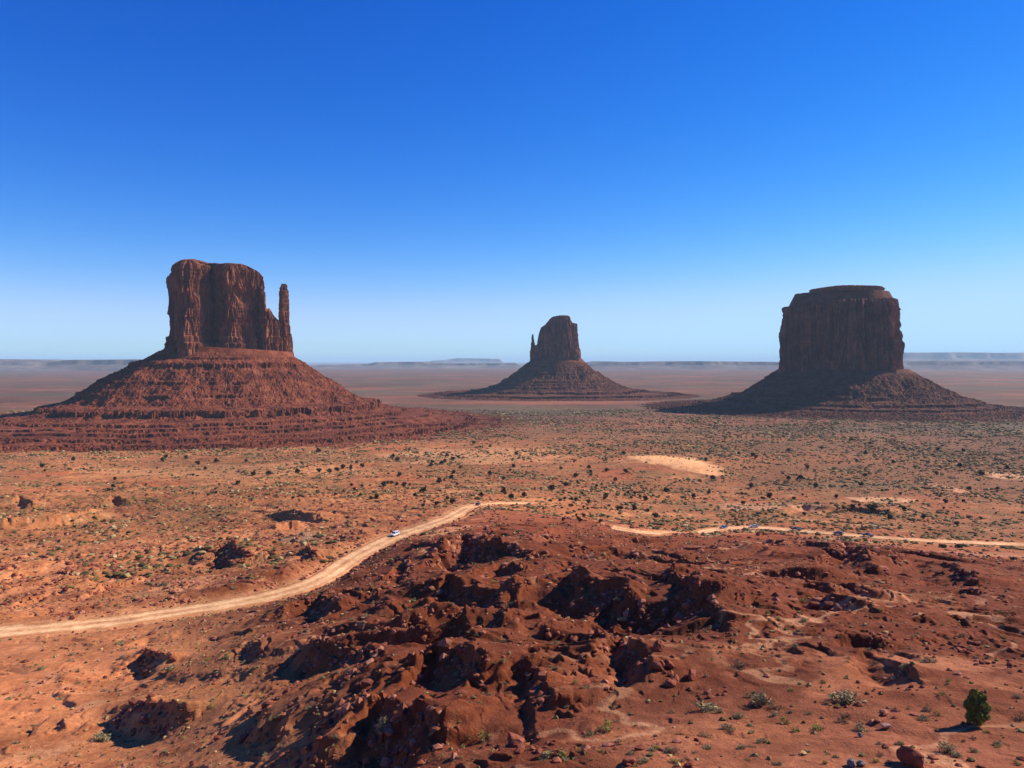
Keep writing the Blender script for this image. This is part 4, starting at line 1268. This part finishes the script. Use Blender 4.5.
for k, (px, py) in enumerate(JPOS[:-1]):
    X, Y, Z, ok = ground_pt([px], [py])
    if not ok[0]: continue
    c, t_ = random.choice(JV)
    o = empty('juniper_tree', (X[0], Y[0], Z[0]), random.uniform(0, 6))
    s = (random.uniform(3.6, 6.2) if k < 63 else random.uniform(2.2, 4.6)) * Y[0] / FPX / 1.9
    s = min(max(s, .8), 2.6)
    o.scale = (s, s, s)
    inst('crown', c, (0, 0, 0), parent=o); inst('trunk', t_, (0, 0, 0), parent=o)
    w = 'on the scrub flat beyond the left road' if px < 440 else ('around the pale sand patch beyond the right road' if 600 < px < 760 else ('on the plain between the two roads' if px <= 600 else 'on the wide flat beyond the right road'))
    tag(o, 'small dark round juniper ' + w, 'tree', 'dark junipers ' + w)
X, Y, Z, ok = ground_pt([873], [511])
o = empty('juniper_tree', (X[0], Y[0], Z[0]), 1); o.scale = (3.6, 3.0, 2.6)
inst('crown', JV[0][0], (0, 0, 0), parent=o); inst('trunk', JV[0][1], (0, 0, 0), parent=o)
tag(o, 'largest dark juniper clump on the flat above the right road', 'tree')
for px, label in ((943, 'left of two dark bushes on the near edge of the right road'), (959, 'right of two dark bushes on the near edge of the right road')):
    X, Y, Z, ok = ground_pt([px], [547.5])
    o = empty('desert_shrub', (X[0], Y[0], Z[0] - .5), 1); o.scale = (2.2, 1.6, 1.1)
    inst('foliage', JV[1][0], (0, 0, 0), parent=o); inst('stem', JV[1][1], (0, 0, 0), parent=o)
    tag(o, label, 'shrub')

# uncountable scrub of the valley floor: one object
def ico(sub):
    b = bmesh.new(); bmesh.ops.create_icosphere(b, subdivisions=sub, radius=1)
    V = np.array([v.co[:] for v in b.verts]); F = np.array([[v.index for v in f.verts] for f in b.faces]); b.free()
    return V, F
IV, IF = ico(1)
def scatter(name, X, Y, S, cols, mat, zsq, jag, sinkf, seed):
    r = np.random.default_rng(seed)
    Z = terrain(X, Y); n = len(X)
    J = 1 + jag * r.normal(size=(n, len(IV), 1))
    V = IV[None] * J * S[:, None, None] * np.array([1, 1, 1]) * np.stack([r.uniform(.8, 1.3, n), r.uniform(.8, 1.3, n), zsq * r.uniform(.7, 1.2, n)], 1)[:, None]
    an = r.uniform(0, 6.28, n); ca, sa = np.cos(an)[:, None], np.sin(an)[:, None]
    x = V[..., 0] * ca - V[..., 1] * sa; y = V[..., 0] * sa + V[..., 1] * ca
    V = np.stack([x + X[:, None], y + Y[:, None], V[..., 2] + (Z + S * zsq * sinkf)[:, None]], -1)
    F = (IF[None] + (np.arange(n) * len(IV))[:, None, None]).reshape(-1, 3)
    C_ = np.repeat(cols, len(IV), 0)
    return tag(mesh_np(name, V.reshape(-1, 3), F, mat, colors=C_), kind='stuff')

def sample_area(n, ymin, ymax, power, a0=-.78, a1=.78):
    """points over the ground between two distances; power 2 = even per area"""
    t = rng.random(n)
    Y = (ymin ** power + t * (ymax ** power - ymin ** power)) ** (1 / power)
    a = rng.uniform(a0, a1, n)
    return a * Y, Y
X1, Y1 = sample_area(270000, 270, 1900, 1.3)
big = fbm2(X1 / 150 + 60, Y1 / 130, 4, .6); sml = fbm2(X1 / 30 + 3, Y1 / 24, 4, .65)
prob = np.clip(.44 + 1.1 * big + 1.3 * sml + .22 * ss(-.1, .25, X1 / Y1), .02, 1)
rdd, _ = road_info(X1, Y1)
dune = np.hypot((X1 - 168) / 50, (Y1 - 830) / 110)
keep = (rng.random(len(X1)) < prob) & (rdd > 1.5) & ((dune > 1) | (rng.random(len(X1)) < .06)) & ((Y1 > 330) | (X1 / Y1 < -.1))
X1, Y1, prob = X1[keep], Y1[keep], prob[keep]
S1 = (.17 + 1.15 * rng.random(len(X1)) ** 4.5 * (.5 + prob)) * (1 + .8 * ss(400, 1500, Y1))
pal = np.array([(.130, .095, .030), (.105, .080, .026), (.21, .15, .055), (.33, .23, .09), (.080, .062, .022), (.17, .09, .035), (.40, .27, .12)])
scatter('scrub', X1, Y1, S1, pal[rng.integers(0, len(pal), len(X1))] * rng.uniform(.8, 1.2, (len(X1), 1)), M_SCRUB, .62, .18, .35, 1)
# small tufts on the near slopes
X2, Y2 = sample_area(9000, 40, 280, 1.5)
den = fbm2(X2 / 17 + 3, Y2 / 17, 4, .65) + .35 * rng.random(len(X2))
rdd, _ = road_info(X2, Y2)
keep = (den > .12) & (rdd > 1.0)
X2, Y2 = X2[keep], Y2[keep]
S2 = rng.uniform(.08, .24, len(X2)) * (.5 + Y2 / 180)
scatter('dry_tufts', X2, Y2, S2, pal[rng.integers(1, 6, len(X2))] * 1.2, M_SCRUB, .8, .28, .3, 2)
# loose stones, thickest below the scarps
X3, Y3 = sample_area(150000, 40, 330, 1.45)
e = .6
gx = (terrain(X3 + e, Y3) - terrain(X3 - e, Y3)) / (2 * e); gy = (terrain(X3, Y3 + e) - terrain(X3, Y3 - e)) / (2 * e)
slope = np.hypot(gx, gy)
den = fbm2(X3 / 11 + 30, Y3 / 11, 4, .65)
rdd, _ = road_info(X3, Y3)
keep = ((den > .16) | (slope > .75)) & (rdd > 1.2) & (rng.random(len(X3)) < .25 + .75 * ss(.3, 1.0, slope))
X3, Y3 = X3[keep], Y3[keep]
S3 = (.06 + .34 * rng.random(len(X3)) ** 4) * (.5 + Y3 / 130)
rp = np.array([(.27, .085, .045), (.22, .065, .034), (.36, .14, .08), (.30, .10, .05), (.18, .055, .03)])
scatter('loose_stones', X3, Y3, S3, rp[rng.integers(0, len(rp), len(X3))], M_STONES, .7, .2, .15, 3)
# blocks fallen over the slopes of the valley floor to the left
X4, Y4 = sample_area(26000, 200, 620, 1.5, -.74, -.02)
den = fbm2(X4 / 22 + 80, Y4 / 22, 4, .65)
rdd, _ = road_info(X4, Y4)
keep = (den > .12) & (rdd > 1.5)
X4, Y4 = X4[keep], Y4[keep]
S4 = .25 + .9 * rng.random(len(X4)) ** 4
scatter('loose_stones', X4, Y4, S4, rp[rng.integers(0, len(rp), len(X4))] * 1.15, M_STONES, .65, .2, .15, 4)

# broken blocks on the steep banks of the ridge
X5, Y5 = sample_area(60000, 50, 330, 1.5, -.6, .72)
gx = (terrain(X5 + 1, Y5) - terrain(X5 - 1, Y5)) / 2; gy = (terrain(X5, Y5 + 1) - terrain(X5, Y5 - 1)) / 2
rdd, _ = road_info(X5, Y5)
keep = (np.hypot(gx, gy) > .62) & (rdd > 2) & (fbm2(X5 / 14 + 5, Y5 / 14, 3) > -.12)
X5, Y5 = X5[keep][:14000], Y5[keep][:14000]
S5 = (.12 + .62 * rng.random(len(X5)) ** 3) * (.6 + Y5 / 260)
scatter('loose_stones', X5, Y5, S5, rp[rng.integers(0, len(rp), len(X5))] * .95, M_STONES, .75, .22, .2, 5)

# ------------------------------------------------------------------ vehicles
def paint(name, col):
    m, t, b = new_mat(name)
    b.inputs['Base Color'].default_value = (*col, 1)
    b.inputs['Roughness'].default_value = .3
    b.inputs['Specular IOR Level'].default_value = .5
    b.inputs['Coat Weight'].default_value = .4
    co = node(t, 'ShaderNodeTexCoord').outputs['Object']
    f = noise_tex(t, co, 2.0, 4, .6)
    t.links.new(mixc(t, mixc(t, 1.0, ramp(t, f, [(.4, (0, 0, 0)), (.8, (.35, .35, .35))]), (1, 1, 1), 'MULTIPLY'), col, (.38, .22, .14)), b.inputs['Base Color'])
    return m
M_GLASS = mat_plain('car_glass', (.02, .024, .03), .08, .1, 2, 0, .6)
M_TYRE = mat_plain('tyre_rubber', (.02, .018, .017), .85, .2, 4)
M_RIM = mat_plain('wheel_rim', (.42, .42, .44), .35, .1, 4, .9, .5)
M_LAMP = mat_plain('headlight_glass', (.75, .76, .78), .15, .05, 4, 0, .6)
M_TAIL = mat_plain('tail_light_glass', (.45, .02, .02), .2, .1, 4, 0, .6)
M_TRIM = mat_plain('black_trim', (.03, .03, .03), .6, .1, 4)

def prism(name, prof, w0, w1f, mat, parent, bev=.05):
    """side profile (x,z) extruded across y; w1f narrows the width with height"""
    b = bmesh.new()
    L = [b.verts.new((x, -w1f(z) * w0, z)) for x, z in prof]; R = [b.verts.new((x, w1f(z) * w0, z)) for x, z in prof]
    n = len(prof)
    b.faces.new(L[::-1] if False else L); b.faces.new(R[::-1])
    for i in range(n): b.faces.new((L[i], R[i], R[(i + 1) % n], L[(i + 1) % n]))
    bmesh.ops.recalc_face_normals(b, faces=b.faces[:])
    if bev: bmesh.ops.bevel(b, geom=b.edges[:], offset=bev, segments=2, affect='EDGES', clamp_overlap=True)
    me = bpy.data.meshes.new(name); b.to_mesh(me); b.free(); me.materials.append(mat)
    o = bpy.data.objects.new(name, me); COL.objects.link(o); o.parent = parent
    return o

def cyl(name, r, w, loc, mat, parent, seg=20):
    b = bmesh.new()
    bmesh.ops.create_cone(b, cap_ends=True, segments=seg, radius1=r, radius2=r, depth=w, matrix=Matrix.Rotation(math.pi / 2, 4, 'X'))
    bmesh.ops.bevel(b, geom=b.edges[:], offset=.02, segments=1, affect='EDGES', clamp_overlap=True)
    me = bpy.data.meshes.new(name); b.to_mesh(me); b.free(); me.materials.append(mat)
    o = bpy.data.objects.new(name, me); COL.objects.link(o); o.parent = parent; o.location = loc
    return o

def vehicle(kind, col, pos, heading, label):
    root = empty('car' if kind != 'pickup' else 'pickup_truck', pos, heading)
    tag(root, label, 'car' if kind != 'pickup' else 'pickup truck')
    pm = paint('car_paint', col)
    nb = lambda z: 1.0 if z < 1.0 else 1.0 - (z - 1.0) * .28
    if kind == 'suv':
        prof = [(-2.35, .42), (-2.4, .75), (-2.36, 1.08), (-2.1, 1.72), (-1.9, 1.80), (.35, 1.80), (.6, 1.72), (1.2, 1.14), (2.15, 1.02), (2.38, .85), (2.4, .42)]
        wins = [[(-2.0, 1.17), (-1.86, 1.62), (-1.05, 1.66), (-1.05, 1.17)], [(-.97, 1.17), (-.97, 1.66), (-.08, 1.66), (-.08, 1.17)], [(0, 1.17), (0, 1.66), (.42, 1.64), (.98, 1.17)]]
        ws = [(.62, 1.70), (1.19, 1.16)]; rear = [(-2.15, 1.66), (-2.33, 1.18)]; r = .37
    elif kind == 'sedan':
        prof = [(-2.3, .38), (-2.36, .7), (-2.28, .98), (-1.65, 1.02), (-1.0, 1.40), (.1, 1.42), (.95, .98), (2.1, .86), (2.33, .7), (2.35, .38)]
        wins = [[(-1.45, 1.04), (-.92, 1.33), (-.45, 1.34), (-.45, 1.04)], [(-.38, 1.04), (-.38, 1.34), (.06, 1.34), (.72, 1.04)]]
        ws = [(.14, 1.385), (.92, 1.0)]; rear = [(-1.03, 1.37), (-1.6, 1.04)]; r = .33
    else:
        prof = [(-2.8, .5), (-2.82, 1.1), (-.75, 1.12), (-.62, 1.78), (.55, 1.8), (1.15, 1.2), (2.5, 1.12), (2.68, .9), (2.7, .5)]
        wins = [[(-.55, 1.22), (-.48, 1.66), (-.05, 1.67), (-.05, 1.22)], [(.03, 1.22), (.03, 1.67), (.46, 1.67), (.92, 1.22)]]
        ws = [(.58, 1.77), (1.13, 1.23)]; rear = [(-.66, 1.66), (-.75, 1.24)]; r = .4
    W = .93
    body = prism('body', prof, W, nb, pm, root, .06)
    for sgn in (-1, 1):
        for wn in wins:
            b = bmesh.new()
            o_ = [b.verts.new((x, sgn * (nb(z) * W + .012), z)) for x, z in wn]; i_ = [b.verts.new((x, sgn * (nb(z) * W - .02), z)) for x, z in wn]
            n = len(wn); b.faces.new(o_); b.faces.new(i_[::-1])
            for i in range(n): b.faces.new((o_[i], o_[(i + 1) % n], i_[(i + 1) % n], i_[i]))
            bmesh.ops.recalc_face_normals(b, faces=b.faces[:])
            me = bpy.data.meshes.new('side_window'); b.to_mesh(me); b.free(); me.materials.append(M_GLASS)
            w_ = bpy.data.objects.new('side_window', me); COL.objects.link(w_); w_.parent = root
    for nm, (a, c) in (('windscreen', ws), ('rear_window', rear)):
        b = bmesh.new(); vs = []
        dx, dz = c[0] - a[0], c[1] - a[1]; L_ = math.hypot(dx, dz); nx, nz = (-dz / L_, dx / L_)
        if nx * (1 if nm == 'windscreen' else -1) < 0: nx, nz = -nx, -nz
        for o_ in (.014, -.02):
            vs.append([b.verts.new((x + nx * o_, s2 * (nb(z) * W - .09), z + nz * o_)) for (x, z), s2 in ((a, -1), (a, 1), (c, 1), (c, -1))])
        b.faces.new(vs[0]); b.faces.new(vs[1][::-1])
        for i in range(4): b.faces.new((vs[0][i], vs[0][(i + 1) % 4], vs[1][(i + 1) % 4], vs[1][i]))
        bmesh.ops.recalc_face_normals(b, faces=b.faces[:])
        me = bpy.data.meshes.new(nm); b.to_mesh(me); b.free(); me.materials.append(M_GLASS)
        w_ = bpy.data.objects.new(nm, me); COL.objects.link(w_); w_.parent = root
    x0 = prof[0][0]; x1 = prof[-1][0]
    zb_ = .78 if kind != 'pickup' else .92
    def small(nm, x, y, z, dx, dy, dz, mat):
        b = bmesh.new(); bmesh.ops.create_cube(b, size=1)
        for v in b.verts: v.co = Vector((v.co.x * dx, v.co.y * dy, v.co.z * dz))
        bmesh.ops.bevel(b, geom=b.edges[:], offset=.015, segments=1, affect='EDGES')
        me = bpy.data.meshes.new(nm); b.to_mesh(me); b.free(); me.materials.append(mat)
        o = bpy.data.objects.new(nm, me); COL.objects.link(o); o.parent = root; o.location = (x, y, z)
    for s2 in (-1, 1):
        small('headlight', x1 - .01, s2 * .68, zb_, .1, .32, .15, M_LAMP)
        small('tail_light', x0 - .02, s2 * .74, zb_ + .1, .1, .2, .26, M_TAIL)
        small('wing_mirror', .75, s2 * (W + .09), 1.15, .14, .2, .13, M_TRIM)
    small('front_bumper', x1 + .02, 0, .5, .14, 1.7, .2, M_TRIM); small('rear_bumper', x0 - .02, 0, .5, .14, 1.7, .2, M_TRIM)
    for wx in (x0 * .62, x1 * .62):
        for s2 in (-1, 1):
            w_ = cyl('wheel', r, .24, (wx, s2 * (W - .08), r), M_TYRE, root)
            cyl('rim', r * .62, .04, (0, s2 * .12, 0), M_RIM, w_)
    return root

def on_road(line, lz, px, lane, rev=False):
    k = idx_of(line, px)
    k = min(max(k, 1), len(line) - 2)
    t = line[k + 1] - line[k - 1]; t /= np.linalg.norm(t)
    x = line[k, 0] + t[1] * lane; y = line[k, 1] - t[0] * lane
    a = math.atan2(t[1], t[0]) + (math.pi if rev else 0)
    return (x, y, lz[k] + .12), a
for kind, col, line, lz, px, lane, rev, label in [
    ('suv', (.72, .73, .74), RL, RLZ, 396, -1.0, True, 'white car coming down the left dirt road at its bend'),
    ('suv', (.03, .035, .05), RL, RLZ, 477, 0.5, False, 'dark car near the crest of the left dirt road'),
    ('sedan', (.06, .13, .30), RR, RRZ, 724.5, -.8, True, 'blue car, leftmost on the right dirt road'),
    ('sedan', (.45, .50, .58), RR, RRZ, 753, -.8, True, 'silver car on the right dirt road, just right of the blue one'),
    ('pickup', (.03, .032, .036), RR, RRZ, 797, -.8, True, 'dark pickup truck at the middle of the right dirt road'),
    ('suv', (.10, .13, .17), RR, RRZ, 838, .9, True, 'grey blue car on the right dirt road, second from the right'),
    ('pickup', (.012, .013, .015), RR, RRZ, 867, -.8, True, 'black pickup truck, rightmost vehicle on the right dirt road'),
]:
    pos, a = on_road(line, lz, px, lane, rev)
    vehicle(kind, col, pos, a, label)
